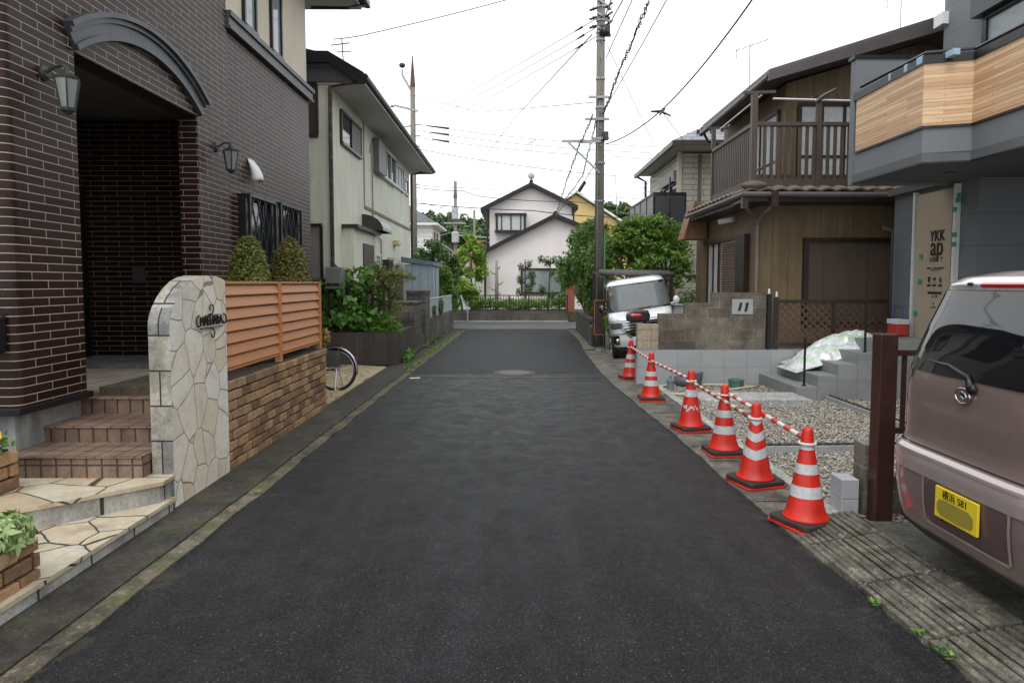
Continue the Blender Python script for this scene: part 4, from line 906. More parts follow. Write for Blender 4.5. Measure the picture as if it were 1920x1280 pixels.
# white house far left and a small one behind
WSD = NT('white_siding'); u = WSD.sep(WSD.uv); l_ = WSD.lines(u[1], .30, .03)
WSD = WSD.fin(WSD.mix(l_, (.62, .64, .62), (.34, .35, .35)), .6, WSD.bump(WSD.math('SUBTRACT', 1, l_), .5, .01))
t = thing('white_house', 'white clapboard house with grey hipped roof beyond the blue shed', 'house', (-7, 48, 0))
MB().box(-13, -5.55, 45, 50, 0, 5.7).build('wall', WSD, t)
mb = MB(); mb.add([(-13.5, 44.6, 5.7), (-5.15, 44.6, 5.7), (-5.15, 50.4, 5.7), (-13.5, 50.4, 5.7), (-11, 47.5, 7.3), (-7.6, 47.5, 7.3)], [(0, 1, 5, 4), (1, 2, 5), (2, 3, 4, 5), (3, 0, 4), (3, 2, 1, 0)]); mb.build('roof', M('grey_slates', (.10, .105, .115), .6), t)
MB().box(-13.5, -5.12, 44.55, 50.45, 5.58, 5.72).build('eave', WHT, t)
for y in (46, 47.6): window(t, 0, -5.55, 1, y, y+.6, 3.6, 5.2, M('frame_grey', (.2, .2, .2), .5), GLS, (), (), .08, .06)
t = thing('small_house', 'small white house with dark gable edge behind the white clapboard house', 'house', (-5.5, 58, 0))
mb = MB(); gable(mb, [(-8, 0), (-4.8, 0), (-4.8, 3.9), (-6.6, 5.2), (-8, 4.4)], 56, 62); mb.build('wall', M('small_white', (.5, .5, .48), .7), t)
mb = MB(); rake(mb, (-6.6, 5.2), (-4.5, 3.7), 55.6, 62.4, .12); rake(mb, (-8.2, 4.2), (-6.6, 5.2), 55.6, 62.4, .12); mb.build('roof', DBR, t)
t = thing('rusty_roof_shed', 'low shed with faded red and pale corrugated roof behind the fresh green tree', 'shed', (-3.4, 42, 0))
mb = MB(); mb.box(-5.0, -1.9, 41, 45, 0, 2.3); mb.build('wall', M('shed_white', (.55, .56, .55), .6), t)
mb = MB(); mb.prism([(-5.1, 2.4), (-1.7, 2.4), (-2.9, 3.8), (-3.6, 3.8)], 1, 40.8, 45); mb.build('roof', grooved('rusty_roof', (.38, .2, .15), .5, .2, 0, col2=(.5, .48, .45), rough=.7), t)
t = thing('brown_shack', 'rust brown corrugated shack with small balcony beyond the fresh green tree', 'building', (-3.3, 62, 0))
MB().box(-4.3, -2.7, 60, 64, 0, 5.4).build('wall', M('rust_wall', (.11, .06, .045), .8, var=.4), t); MB().box(-4.4, -2.6, 59.8, 64, 5.4, 5.55).build('roof', M('rust_roof', (.25, .13, .1), .8), t)
# wooded hill: a mass of crowns, nobody could count them
hm = MB(); 
hf = lambda x: 10.0+1.9*math.exp(-((x+8)/9)**2)+4.0*math.exp(-((x-14)/8)**2)+1.0*math.sin(x*.35)
hm.grid(lambda u, v: (-60+120*u, 78+30*v, -1+(hf(-60+120*u)-1.2)*math.sin(min(1, v*1.8)*math.pi/2)), 60, 8)
struct(hm.build('hills', M('hill_earth', (.03, .045, .02), .9, bump=0), smooth=True), 'wooded hill beyond the houses')
rs = np.random.RandomState(5); bl = []
for i in range(560):
    x = rs.uniform(-45, 45); v = rs.rand(); y = 78+16*v; z = -1+(hf(x)-1.2)*math.sin(min(1, (y-78)/30*1.8)*math.pi/2); r_ = rs.uniform(1.0, 2.1)
    bl.append((x, y, max(z, 1)+r_*.35, (r_*1.1, r_, r_*.85)))
LHIL = leafm('hill_leaf', (.014, .034, .016), (.032, .066, .024), (.066, .11, .035), .12)
tag(leaves(bl, 130000, .50, .7, .1, .75, 'hillside_wood', LHIL, None, 31, clump=12), 'dense green wood covering the far hill', 'woods', kind='stuff')
# pruned garden trees before the pink house
def pruned(lab, x, h, tufts, seed, n=300, lean=0):
    t = thing('pruned_tree', lab, 'tree', (x, 31.6, .45), 'pruned garden trees before the pink house'); rr = random.Random(seed)
    mb = MB(); k_ = 1 if not n else .45; mb.tube([(x, 31.6, .4), (x+lean*.4, 31.6, .45+h*.5), (x+lean, 31.6, .45+h)], [.10*k_, .085*k_, .06*k_], 8)
    for (dx, z, r_) in tufts: mb.tube([(x+lean*.5, 31.6, z-.15), (x+dx*.6, 31.5, z-.12), (x+dx, 31.5, z)], [.045, .03, .02], 6)
    mb.build('trunk', BARK if n else BARKG, t, smooth=True)
    if n: leaves([(x+dx*.8, 31.5, z, (r_*.9, r_, r_*1.15)) for dx, z, r_ in tufts], int(n*1.7), .085, .6, .2, .3, 'crown', LDRK, t, seed)
pruned('bare stubby pollarded trunk left of the pink house window', -.85, 2.35, [(-.35, 1.55, .1), (.3, 1.8, .1), (-.3, 2.3, .1), (.2, 1.3, .08), (.18, 2.55, .08)], 1, 0)
pruned('thin tree with cloud-pruned tufts in front of the pale window', .5, 2.4, [(-.25, 2.5, .2), (.25, 2.6, .2), (-.3, 1.9, .22), (.4, 2.1, .25), (.25, 1.5, .25), (-.35, 1.3, .2), (.45, 1.75, .15)], 2, 620)
pruned('wider cloud-pruned tree with leafy top at the right of the pale window', 1.6, 2.5, [(-.45, 2.85, .22), (-.1, 2.75, .25), (.35, 2.8, .22), (.2, 2.2, .2), (-.35, 1.4, .25), (.2, 1.1, .25)], 3, 640, .1)
pruned('slim leaning tree before the dark rain shutter', 2.1, 2.4, [(.3, 2.9, .08), (.35, 2.3, .2), (.25, 1.7, .2), (.3, 1.2, .18)], 4, 260, .35)
tree('low_hedge', 'low clipped green hedge behind the brown railing', 'hedge', (0, 31, .45), [(-1.4+k*.42, 31, .78, (.32, .25, .28)) for k in range(9)], 4200, .09, LFERN, BARK, .02, seed=33, shell=.5)
tree('shrub', 'loose shrub at the right end of the railing', 'shrub', (2.3, 31, .45), [(2.2, 30.9, .95, (.35, .3, .35))], 500, .12, LFERN, BARK, .02, seed=34)
tag(MB().box(2.35, 2.75, 30.6, 30.9, .2, 1.65).build('brick_post', M('red_brick_post', (.28, .09, .05), .8)), 'reddish brick post under the overhanging hedge', 'post')
# ---------------------------------------------------------------- utility poles
POLC = NT('pole_concrete'); POLC = POLC.fin(POLC.mix(1, POLC.ramp(POLC.noise(POLC.scale(POLC.pos, (6, 6, .8)), 2, 6, .7), [(.3, (.12, .105, .085)), (.7, (.24, .215, .18))]), POLC.ramp(POLC.noise(POLC.pos, 60, 3), [(.3, .85), (.7, 1.1)]), 'MULTIPLY'), .8)
GAL = M('galvanised', (.32, .34, .35), .4, .6, var=.25, bump=.05); INS = M('insulator_dark', (.03, .03, .035), .3)
def pole(name, lab, x, y, h, r0, r1, cap=False):
    t = thing(name, lab, 'utility pole', (x, y, 0))
    MB().tube([(x, y, 0), (x, y, h)], [r0, r1], 18).build('shaft', POLC, t, smooth=True)
    return t
def band(mb, x, y, z, r, h=.05): mb.lathe((x, y, z), [(r, 0), (r+.012, 0), (r+.012, h), (r, h)], 16)
p1 = pole('utility_pole', 'tall concrete utility pole beside the white van', 2.27, 18.0, 11.4, .132, .10)
x, y = 2.27, 18.0
for z in (3.9, 4.9, 5.5, 6.05, 6.35, 7.1, 8.1, 8.3, 8.6, 8.95, 9.2):
    mb = MB(); band(mb, x, y, z, .145-.0035*z); mb.build('band', GAL, p1)
mb = MB()
for (z, a, b, yy) in ((5.55, -.22, .22, 0), (6.05, -.42, .22, 0), (6.62, -.32, .2, 0)): mb.bar((x+a, y-.14, z), (x+b, y-.14, z), .045, .06)
mb.bar((x-1.02, y-.12, 5.48), (x, y-.12, 5.48), .05, .07).bar((x-.85, y-.12, 5.45), (x-.02, y-.12, 4.65), .045, .045)
for k in range(14): mb.bar((x-.02, y-.25, 2.2+k*.45), (x-.02, y-.1, 2.2+k*.45), .016)
mb.build('bracket_arm', GAL, p1)
mb = MB()
for (z, dx) in ((9.05, .1), (8.7, .05), (8.35, 0)): mb.bar((x-.12, y-.3, z), (x+.3, y+.3, z), .06, .06)
mb.build('crossarm', GAL, p1)
mb = MB(); 
for z in (8.95, 8.72, 8.5): 
    for s in (-1, 1):
        mb.tube([(x+s*.12, y, z), (x+s*.30, y-.05, z-.08*(1 if s < 0 else -1.5))], .03, 8); mb.sphere((x+s*.2, y-.02, z-.03), .045, 8, 6)
mb.box(x-.05, x+.22, y-.2, y-.02, 8.2, 8.45); mb.build('insulator', INS, p1, smooth=True)
MB().box(x+.05, x+.2, y-.22, y-.08, 5.5, 5.72).build('cable_clamp', INS, p1, bevel=.02)
MB().tube([(x+.12, y-.15, .0), (x+.13, y-.15, 3.1)], .018, 6).build('green_conduit', M('conduit_green', (.1, .3, .16), .5), p1)
MB().tube([(x-.08, y-.15, .2), (x-.07, y-.13, 6.4)], .012, 6).build('conduit', GAL, p1)
sg = MB().box(2.07, 2.31, 17.2, 17.23, .42, 1.28).build('wooden_sign', M('sign_brown', (.055, .03, .022), .6, var=.3), p1); MB().box(2.05, 2.33, 17.19, 17.24, 1.28, 1.31).box(2.05, 2.33, 17.19, 17.24, .40, .42).box(2.05, 2.07, 17.19, 17.24, .42, 1.28).build('frame', M('sign_frame', (.3, .15, .08), .6), sg)
p2 = pole('utility_pole', 'concrete utility pole with a rusty red cap behind the green house', -4.95, 33, 11.2, .17, .12)
MB().lathe((-4.95, 33, 11.2), [(.125, 0), (.13, .1), (.07, .9), (.02, 1.5)], 12).build('cap', M('rust_red', (.10, .045, .035), .7), p2)
mb = MB(); mb.tube([(-5.0, 33, 11.0), (-5.45, 33, 11.8), (-5.45, 33, 12.05)], .05, 8).bar((-5.85, 33, 10.35), (-4.7, 32.9, 10.05), .09).bar((-5.5, 33, 9.3), (-4.6, 33, 9.45), .06).bar((-5.2, 33, 8.85), (-4.6, 33, 8.9), .06).bar((-5.2, 33, 8.35), (-4.6, 33, 8.4), .06); mb.build('bracket_arm', GAL, p2)
MB().sphere((-5.45, 33, 12.25), (.16, .16, .12)).build('insulator', INS, p2); MB().sphere((-5.95, 33, 10.3), (.1, .06, .05)).build('insulator', INS, p2)
mb = MB()
for k in range(14): mb.bar((-4.85, 32.9, 2+k*.35), (-4.68, 32.9, 2+k*.35), .03)
mb.build('step_bolts', GAL, p2)
p3 = pole('utility_pole', 'distant utility pole with two pale transformers against the wooded hill', -4.85, 55, 10.0, .17, .13)
MB().lathe((-4.85, 55, 8.6), [(.13, 0), (.17, .1), (.1, 1.0), (.03, 1.4)], 10).build('cap', CONCD, p3)
TRM = M('transformer_grey', (.42, .44, .45), .5)
MB().lathe((-4.85, 54.8, 6.9), [(.2, 0), (.27, .05), (.27, .95), (.2, 1.05)], 14).build('transformer', TRM, p3); MB().lathe((-4.85, 54.8, 5.0), [(.25, 0), (.3, .05), (.3, .8), (.22, .9)], 14).build('transformer', TRM, p3)
mb = MB(); mb.bar((-5.8, 54.8, 6.6), (-4.0, 54.8, 6.6), .12).bar((-7.2, 54.8, 5.3), (-5, 54.8, 5.9), .05).bar((-4.8, 54.8, 5.9), (-2.8, 54.8, 5.5), .05); mb.build('bracket_arm', GAL, p3)
p4 = pole('utility_pole', 'thin farther utility pole by the rust brown shack', -3.6, 60, 8.2, .14, .1)
MB().bar((-5.5, 59.9, 6.0), (-1.2, 59.9, 5.7), .12).build('crossarm', GAL, p4)
# ---------------------------------------------------------------- cables
CAB = M('cable_black', (.012, .012, .013), .5, bump=0); CABG = M('cable_grey', (.09, .10, .12), .5, bump=0)
def cable(lab, pts, r_=.012, sag=.3, mat=CAB, n=14, twist=0, name='power_cable', grp='overhead cables', cat='cable'):
    P = []; r_ = r_*(1.45 if mat is CABG and not twist else 1.1)
    for a, b in zip(pts, pts[1:]):
        a, b = Vector(a), Vector(b)
        for i in range(n):
            u = i/n; p = a.lerp(b, u); p.z -= sag*4*u*(1-u); P.append(p)
    P.append(Vector(pts[-1])); mb = MB()
    if twist:
        Q = []
        for a, b in zip(P, P[1:]): Q += [a.lerp(b, k/4) for k in range(4)]
        for ph in (0, 2.1): mb.tube([q+Vector((.028*math.cos(i*twist+ph), 0, .036*math.sin(i*twist*1.3+ph))) for i, q in enumerate(Q)], r_, 5)
    mb.tube(P, r_, 5)
    return tag(mb.build(name, mat), lab, cat, grp)
for k, (a, b) in enumerate((((1085, 55), (790, 222)), ((1088, 70), (797, 232)), ((1086, 88), (815, 237)))):
    A = PY(*a, 18.1); B = PY(*b, 33.0)
    cable(['upper', 'middle', 'lower'][k]+' of three thin high voltage wires from the tall pole to the red capped pole', [A, B], .007, .05, CABG)
    mbc = MB(); q = PY(1128, a[1]-25, 18.0); mbc.tube([q, A], .012, 5); d = (A-q).normalized(); mbc.tube([A-d*.12, A+d*.12], [.035, .015], 6)
    tag(mbc.build('insulated_link', INS), ['upper', 'middle', 'lower'][k]+' black insulated link on the left of the tall pole', 'cable', 'insulated links')
for k, (a, b, r_) in enumerate((((1135, 30), (1146, 0), .015), ((1135, 60), (1168, 0), .01), ((1136, 110), (1190, -10), .008))):
    cable(['steepest short black wire right of the tall pole top', 'second short wire right of the tall pole top', 'faint lowest short wire right of the tall pole top'][k], [PY(*a, 17.9), PY(*b, 14.0)], r_, .0, CAB if k == 0 else CABG)
cable('thick twisted cable bundle from the tall pole towards the camera', [PY(1131, 214, 17.9), PY(1158, 140, 15), PY(1217, 0, 12)], .009, .03, CAB, 12, .9)
cable('straight black cable right of the twisted bundle', [PY(1133, 206, 17.9), PY(1250, 0, 12)], .009, .03, CAB)
cable('long sagging black cable from the tall pole over the brown house side', [PY(1137, 270, 17.9), PY(1240, 207, 14.5), PY(1410, 0, 10)], .013, .10, CAB, 12, 0)
jb = MB(); c = PY(1240, 209, 14.5)
for d in ((-.2, .1, .02), (.18, -.1, -.12), (.1, .1, .08), (-.05, -.1, -.1)): jb.tube([c, c+Vector(d)], [.035, .02], 6)
tag(jb.build('cable_junction', INS), 'knotty cable junction hanging between tall pole and brown house', 'cable fitting')
cable('twisted drop wires from the pole arm down to the pink house gable', [PY(1112, 215, 17.8), PY(1085, 275, 17.8), PY(1062, 340, 24), PY(1042, 405, 33)], .008, .02, CABG, 10, 1.1)
cable('second twisted drop wire to the pink house gable', [PY(1118, 225, 17.8), PY(1092, 330, 20), PY(1062, 370, 26), PY(1040, 410, 33)], .007, .02, CABG, 10, .9)
cable('wire with a black weight running from the pole down to the left', [PY(1121, 300, 18), PY(1088, 352, 22), PY(1050, 395, 30)], .009, .0, CABG)
q = PY(1091, 350, 22); tag(MB().tube([q+Vector((.1, 0, .16)), q-Vector((.1, 0, .16))], .06, 8).build('cable_weight', INS), 'small black weight on the wire left of the tall pole', 'cable fitting')
for k, (y0, y1, yr) in enumerate(((233, 270, 288), (245, 282, 298), (258, 292, 312))):
    cable(['top', 'middle', 'bottom'][k]+' of three wires crossing the sky right of the red capped pole', [PY(783, y0, 33), PY(1125, y1, 34), PY(1690, yr, 36)], .010, .12, CABG)
    a = PY(800+k*5, y0+3, 32.9); b = PY(842, y0+8, 32.9); tag(MB().tube([a, b], [.03, .06], 6).build('insulated_link', INS), ['top', 'middle', 'bottom'][k]+' black insulated link right of the red capped pole', 'cable', 'insulated links')
cable('darker telephone cable sagging from the red capped pole to a thin mast', [PY(775, 278, 33), PY(1155, 330, 34)], .014, .15, CAB)
cable('wire from the top left sky to the green house roof', [PY(625, 74, 15), PY(700, 62, 15.5), PY(965, -4, 17)], .008, .02, CABG)
cable('thin wire from far left roof crossing behind the tall pole', [PY(700, 160, 33), PY(900, 211, 28), PY(1115, 192, 18)], .008, .0, CABG)
cable('faint diagonal wire from the distant pole up to the tall pole', [PY(862, 355, 55), PY(965, 222, 36), PY(1110, 65, 18)], .012, .0, CABG)
cable('telephone cable passing the front of the pink house gable', [PY(771, 350, 33), PY(870, 358, 32.3), PY(915, 370, 32.2), PY(1070, 378, 32.4), PY(1280, 390, 33)], .016, .06, CAB)
cable('second telephone cable passing lower across the pink house', [PY(771, 380, 33), PY(1000, 395, 32.3), PY(1160, 408, 32.4)], .02, .06, CAB)
cable('thin wire over the roofs between red capped pole and right houses', [PY(771, 345, 34), PY(860, 352, 44), PY(1100, 364, 45), PY(1240, 376, 40)], .012, .05, CABG)
cable('short wires left of the distant pole above the clapboard house', [PY(771, 372, 40), PY(845, 392, 45), PY(870, 405, 54)], .012, .1, CABG)
cable('slanting stay wire left of the distant pole', [PY(778, 418, 40), PY(835, 385, 54)], .012, .0, CABG)
cable('faint long wire from the tall pole down to the beige house', [PY(1136, 80, 18), PY(1225, 270, 21)], .006, .0, CABG)
cable('faint wire from the junction down to the beige house eave', [PY(1243, 212, 14.5), PY(1290, 275, 19.7)], .006, .0, CABG)
tag(MB().tube([PY(1154, 330, 34), PY(1157, 400, 34)], .02, 6).build('thin_mast', GAL), 'thin mast standing right of the tall pole beyond the tree', 'mast')
# ================================================================ beige house, right background
BGE = brick('beige_siding', (.64, .60, .52), (.59, .55, .47), (.25, .22, .18), .62, .16, .010, .7, bst=.6, bdist=.006, var=.12, off=.5, grain=.06)
B = thing('beige_house', 'beige block-sided house with hipped slate roof and smoked balcony panels', 'house', (6, 22, 0))
MB().box(4.9, 10, 19.9, 24.4, 0, 5.55).build('wall', BGE, B)
mb = MB(); mb.add([(4.40, 18.75, 5.70), (10.5, 18.75, 5.70), (10.5, 24.6, 5.70), (4.40, 24.6, 5.70), (7.0, 21.6, 7.15), (8.2, 21.6, 7.15), (4.40, 18.75, 5.62), (10.5, 18.75, 5.62), (10.5, 24.6, 5.62), (4.40, 24.6, 5.62)],
  [(0, 1, 5, 4), (1, 2, 5), (2, 3, 4, 5), (3, 0, 4), (6, 9, 8, 7), (0, 6, 7, 1), (3, 9, 6, 0), (1, 7, 8, 2), (2, 8, 9, 3)])
mb.build('roof', brick('beige_roof_slate', (.16, .17, .19), (.23, .245, .26), (.06, .06, .07), .45, .28, .012, .45, bst=.6, bdist=.01), B)
MB().box(4.43, 10.4, 18.78, 24.5, 5.60, 5.618).build('soffit', SOFW, B)
MB().box(4.36, 4.46, 18.7, 24.65, 5.55, 5.68).box(4.46, 10.4, 18.70, 18.77, 5.55, 5.68).build('gutter', DBR, B)
MB().box(4.78, 4.9, 19.78, 19.9, 0, 5.58).build('corner_post', CREAM, B)
mb = MB(); 
for (xx, yy, zz) in ((5.2, 19.3, 6.05), (5.6, 19.35, 6.07), (5.4, 19.6, 6.2), (5.95, 19.5, 6.15), (5.1, 20.0, 6.12), (6.2, 19.9, 6.3)):
    MB().box(xx, xx+.08, yy, yy+.08, zz-.1, zz+.05).build('snow_guard', BLK, B)
MB().tube([(5.45, 19.86, 5.5), (5.45, 19.84, .2)], .05, 8).build('downpipe', M('pipe_greybrown', (.15, .14, .13), .5), B)
MB().tube([(4.42, 24.5, 5.6), (4.75, 24.45, 5.4), (4.78, 24.45, .2)], .045, 8).build('downpipe', DBR, B)
window(B, 0, 4.9, 1-2, 20.1, 21.9, 3.5, 4.75, BLK, GLS, (.5,), (), .08, .06); MB().box(4.72, 4.9, 20.05, 22.0, 4.78, 5.08).build('shutter_box', M('shutterbox_grey', (.22, .21, .19), .5), B)
window(B, 0, 4.9, -1, 22.3, 23.4, 3.5, 4.75, BLK, GLS, (.5,), (), .08, .06)
window(B, 0, 4.9, -1, 20.2, 22.2, .8, 2.5, BLK, GLS, (.35, .7), (), .08, .06)
bal = MB().box(3.98, 4.9, 19.22, 23.3, 3.28, 3.40).build('balcony', DBR, B)
SMK = glass('smoked_panel', (.055, .058, .065), .25)
mb = MB(); 
for k in range(4): MB().box(3.97, 3.99, 19.3+k*1.0, 20.24+k*1.0, 3.42, 4.26).build('balcony_panel', M('pale_smoked_panel', (.22, .23, .25), .2) if k == 0 else bpy.data.materials['pale_smoked_panel'], bal)
MB().box(4.02, 4.40, 19.215, 19.235, 3.42, 4.26).build('balcony_panel', SMK, bal); MB().box(4.46, 4.86, 19.215, 19.235, 3.42, 4.26).build('balcony_panel', SMK, bal)
mb = MB(); mb.box(3.95, 4.0, 19.19, 23.3, 4.26, 4.32).box(4.0, 4.9, 19.19, 19.25, 4.26, 4.32)
for k in range(5): mb.box(3.955, 4.005, 19.21+k*1.01, 19.26+k*1.01, 3.4, 4.26)
mb.box(4.41, 4.45, 19.2, 19.25, 3.4, 4.75).box(4.86, 4.9, 19.2, 19.25, 3.0, 4.26); mb.build('railing', BLK, bal)
MB().box(5.28, 5.62, 19.76, 19.9, 1.98, 2.5).build('meter_box', M('meter_beige', (.42, .41, .38), .5), B, bevel=.02)
MB().box(5.36, 5.55, 19.73, 19.76, 2.22, 2.45).build('meter_window', GLS, B)
t = thing('laundry_bracket', 'small clothes airing bracket on the beige house balcony', 'bracket', (4.5, 20, 4.8)); MB().tube([(4.85, 20, 4.75), (4.1, 20.1, 4.85), (3.9, 20.6, 4.6)], .012, 5).build('arm', ALU, t); MB().tube([(4.85, 21.5, 4.75), (4.0, 21.6, 4.6)], .012, 5).build('arm', ALU, t)

# ================================================================ brown house with veranda
BRW = grooved('brown_vertical_siding', (.215, .150, .080), .30, .012, 0, rough=.65, gd=.35, var=.25, streak=.3)
BRD = M('brown_trim', (.070, .048, .036), .5, var=.25, bump=.05)
W = thing('veranda_house', 'ochre brown gabled house with slatted wooden veranda and tiled lean-to roof', 'house', (6, 13, 0))
MB().box(4.56, 10, 12.5, 16.8, 0, 3.32).build('wall', BRW, W)
mb = MB(); mb.prism([(5.2, 3.33), (10, 3.33), (10, 5.9), (7.68, 6.28), (5.2, 5.55)], 1, 13.0, 16.8); mb.build('upper_wall', BRW, W)
mb = MB(); mb.prism([(4.60, 5.42), (7.7, 6.30), (7.7, 6.56), (4.60, 5.60)], 1, 12.3, 16.6); mb.prism([(7.7, 6.30), (10.6, 5.4), (10.6, 5.6), (7.7, 6.56)], 1, 12.3, 16.6); mb.build('roof', M('roof_brown_grey', (.10, .09, .09), .5, var=.2), W)
MB().prism([(4.57, 5.38), (7.7, 6.27), (7.7, 6.50), (4.57, 5.52)], 1, 12.24, 12.295).build('bargeboard', M('barge_grey_brown', (.085, .072, .072), .45, var=.2), W)
MB().tube([(4.60, 12.3, 5.46), (4.60, 16.7, 5.40)], .055, 8).build('gutter', DBR, W)
MB().tube([(4.60, 16.5, 5.4), (4.75, 16.6, 5.2), (5.15, 16.6, 5.1), (5.18, 16.7, 3.4)], .035, 8).build('downpipe', DBR, W)
# veranda
V_ = MB().box(4.27, 5.2, 12.08, 14.45, 3.62, 3.68).box(5.2, 6.9, 12.08, 13.0, 3.62, 3.68).build('veranda', BRD, W)
mb = MB(); mb.box(4.22, 4.28, 12.05, 14.5, 3.46, 3.60).box(4.281, 6.9, 12.0, 12.06, 3.46, 3.60).build('beam', BRD, V_, bevel=.004)
mb = MB(); mb.box(4.21, 4.29, 12.05, 14.5, 4.52, 4.59).box(4.291, 6.9, 11.99, 12.07, 4.52, 4.59).build('top_rail', BRD, V_, bevel=.004)
mb = MB()
for k in range(22):
    y = 12.16+k*.106; mb.box(4.235, 4.262, y, y+.058, 3.60, 4.52)
for k in range(20):
    xx = 4.42+k*.125; mb.box(xx, xx+.055, 12.015, 12.045, 3.60, 4.52)
mb.build('slats', BRD, V_)
mb = MB(); mb.box(4.20, 4.30, 11.98, 12.08, 3.3, 5.08); mb.build('post', BRD, V_)
MB().box(4.21, 4.29, 14.42, 14.5, 3.3, 5.02).build('post', BRD, V_); MB().box(5.35, 5.43, 11.98, 12.06, 3.3, 5.0).build('post', BRD, V_)
MB().bar((4.05, 12.03, 5.10), (4.62, 12.03, 5.12), .05).build('airing_arm', BRD, V_)
MB().bar((4.1, 14.46, 5.04), (4.6, 14.46, 5.04), .04).build('airing_arm', BRD, V_); MB().bar((5.25, 12.0, 5.02), (5.5, 12.3, 5.10), .05).build('airing_arm', BRD, V_)
MB().tube([(4.55, 11.95, 4.98), (7.0, 12.0, 4.93)], .016, 6).tube([(4.4, 12.1, 5.08), (4.36, 14.4, 5.0)], .014, 6).build('washing_pole', WHT, V_)
MB().tube([(5.3, 11.97, 4.92), (5.42, 11.95, 5.02), (5.6, 11.96, 5.12), (5.66, 11.96, 5.16)], [.03, .04, .03, .015], 6).build('rolled_mat', BRD, V_)
window(W, 1, 13.0, -1, 5.45, 6.75, 3.75, 5.15, DBR, CURT, (.33, .66), (.3,), .07, .06); window(W, 0, 5.2, -1, 13.3, 15.2, 3.75, 5.1, DBR, CURT, (.5,), (.3,), .07, .06)
# lean-to roof with wavy tiles
TIL = M('clay_tile', (.20, .16, .12), .7, var=.5, vs=9, bump=.3, streak=.3)
mb = MB()
def tile_h(s): return .035*abs(math.sin(s*math.pi/.27))
mb.grid(lambda u, v: (4.03+5.0*u, 11.82+.75*v, 3.36+.30*min(v, 5.0*u/.6)+tile_h(4.05+5.0*u)*(1 if 5.0*u/.6 > v else .3)), 240, 6); mb.grid(lambda u, v: (4.03+.6*v, 12.57+3.18*u, 3.36+.30*v+tile_h(12.57+3.18*u)), 150, 3)
lt = mb.build('tiled_roof', TIL, W, solid=.03)
mb = MB(); mb.tube([(4.10, 11.88, 3.44), (4.35, 12.15, 3.55), (4.6, 12.5, 3.68)], [.08, .085, .085], 8); mb.sphere((4.24, 11.92, 3.46), (.24, .14, .085)); mb.build('ridge_tile', M('ridge_tile_brown', (.12, .095, .075), .75, var=.5, vs=12), lt, smooth=True)
mb = MB(); mb.box(4.05, 9, 11.86, 12.5, 3.18, 3.32).box(4.10, 4.56, 12.5, 15.7, 3.18, 3.32); mb.build('eave', DBR, W)
MB().tube([(4.0, 15.7, 3.28), (4.0, 11.78, 3.30), (9, 11.78, 3.27)], .045, 8).build('gutter', M('gutter_greybrown', (.10, .09, .085), .5), W)
MB().box(4.48, 4.60, 11.72, 11.82, 3.08, 3.34).build('gutter_hopper', DBR, W); MB().box(4.0, 4.1, 11.8, 11.9, 3.05, 3.3).build('gutter_hopper', DBR, W)
MB().tube([(4.53, 11.8, 3.1), (4.5, 12.3, 2.95), (4.5, 12.43, 2.8), (4.5, 12.43, .2)], .032, 8).tube([(4.05, 11.9, 3.1), (4.35, 12.3, 3.0), (4.5, 12.42, 2.95)], .03, 8).build('downpipe', M('pipe_brown', (.2, .15, .12), .5), W)
MB().tube([(6.75, 12.3, 2.75), (6.95, 12.3, 2.70), (7.12, 12.3, 2.45), (7.14, 12.3, 2.1), (7.14, 12.3, .4)], .04, 8).build('flue_pipe', M('flue_beige', (.30, .26, .2), .5), W)
MB().tube([(4.3, 14.1, 3.02), (4.5, 13.8, 3.05)], .06, 8).build('porch_light', WHT, W)
# ground floor openings
f_ = MB().box(5.45, 7.3, 12.44, 12.5, 1.0, 2.5).build('rain_shutter', grooved('shutter_panel_brown', (.085, .062, .042), .82, .012, 0, rough=.6, gd=.4), W); MB().box(5.37, 5.45, 12.40, 12.5, .95, 2.58).box(5.45, 7.3, 12.40, 12.5, 2.5, 2.58).build('frame', DBR, f_)
window(W, 0, 4.56, -1, 14.85, 15.7, .6, 2.65, DBR, M('door_white', (.5, .5, .48), .5), (.5,), (), .07, .05)
lv = MB()
for k in range(34): lv.box(4.47, 4.52, 13.55, 14.62, .8+k*.053, .8+k*.053+.030)
lv = lv.build('louvred_shutter', M('louvre_wood', (.16, .085, .06), .6), W); MB().box(4.525, 4.555, 13.5, 14.7, .75, 2.62).build('backing', WHT, lv)
MB().box(4.45, 4.56, 13.0, 13.5, .7, 2.7).box(4.45, 4.56, 13.5, 15.75, 2.62, 2.70).build('shutter_frame', DBR, W)
# copper coloured hood at the far end
CPR = M('copper_brown', (.22, .11, .05), .6, var=.3)
mb = MB(); mb.prism([(3.98, 2.78), (4.5, 2.78), (4.5, 3.62), (4.22, 3.62)], 1, 15.72, 16.4); hd_ = mb.build('window_hood', CPR, W)
MB().bar((3.96, 15.69, 2.76), (4.22, 15.69, 3.64), .04, .05).build('frame', M('copper_edge', (.20, .07, .045), .5), hd_)
for (lab, x, y, z, h) in (('thin television antenna on the brown veranda house roof', 5.0, 14.5, 5.65, 1.2), ('television antenna above the roof ridge near the new grey house', 7.9, 14, 6.5, 1.2)):
    t = thing('roof_antenna', lab, 'antenna', (x, y, z))
    mb = MB(); mb.tube([(x, y, z), (x, y, z+h)], .012, 6).tube([(x-.28, y, z+h*.85), (x+.40, y, z+h*1.05)], .009, 5)
    for k in range(5): mb.tube([(x-.25+k*.15, y-.15, z+h*(.86+k*.045)), (x-.25+k*.15, y+.15, z+h*(.86+k*.045))], .006, 4)
    mb.tube([(x-.28, y, z+h*.7), (x-.3, y, z+h*.98)], .01, 4); mb.build('mast', ALU, t)

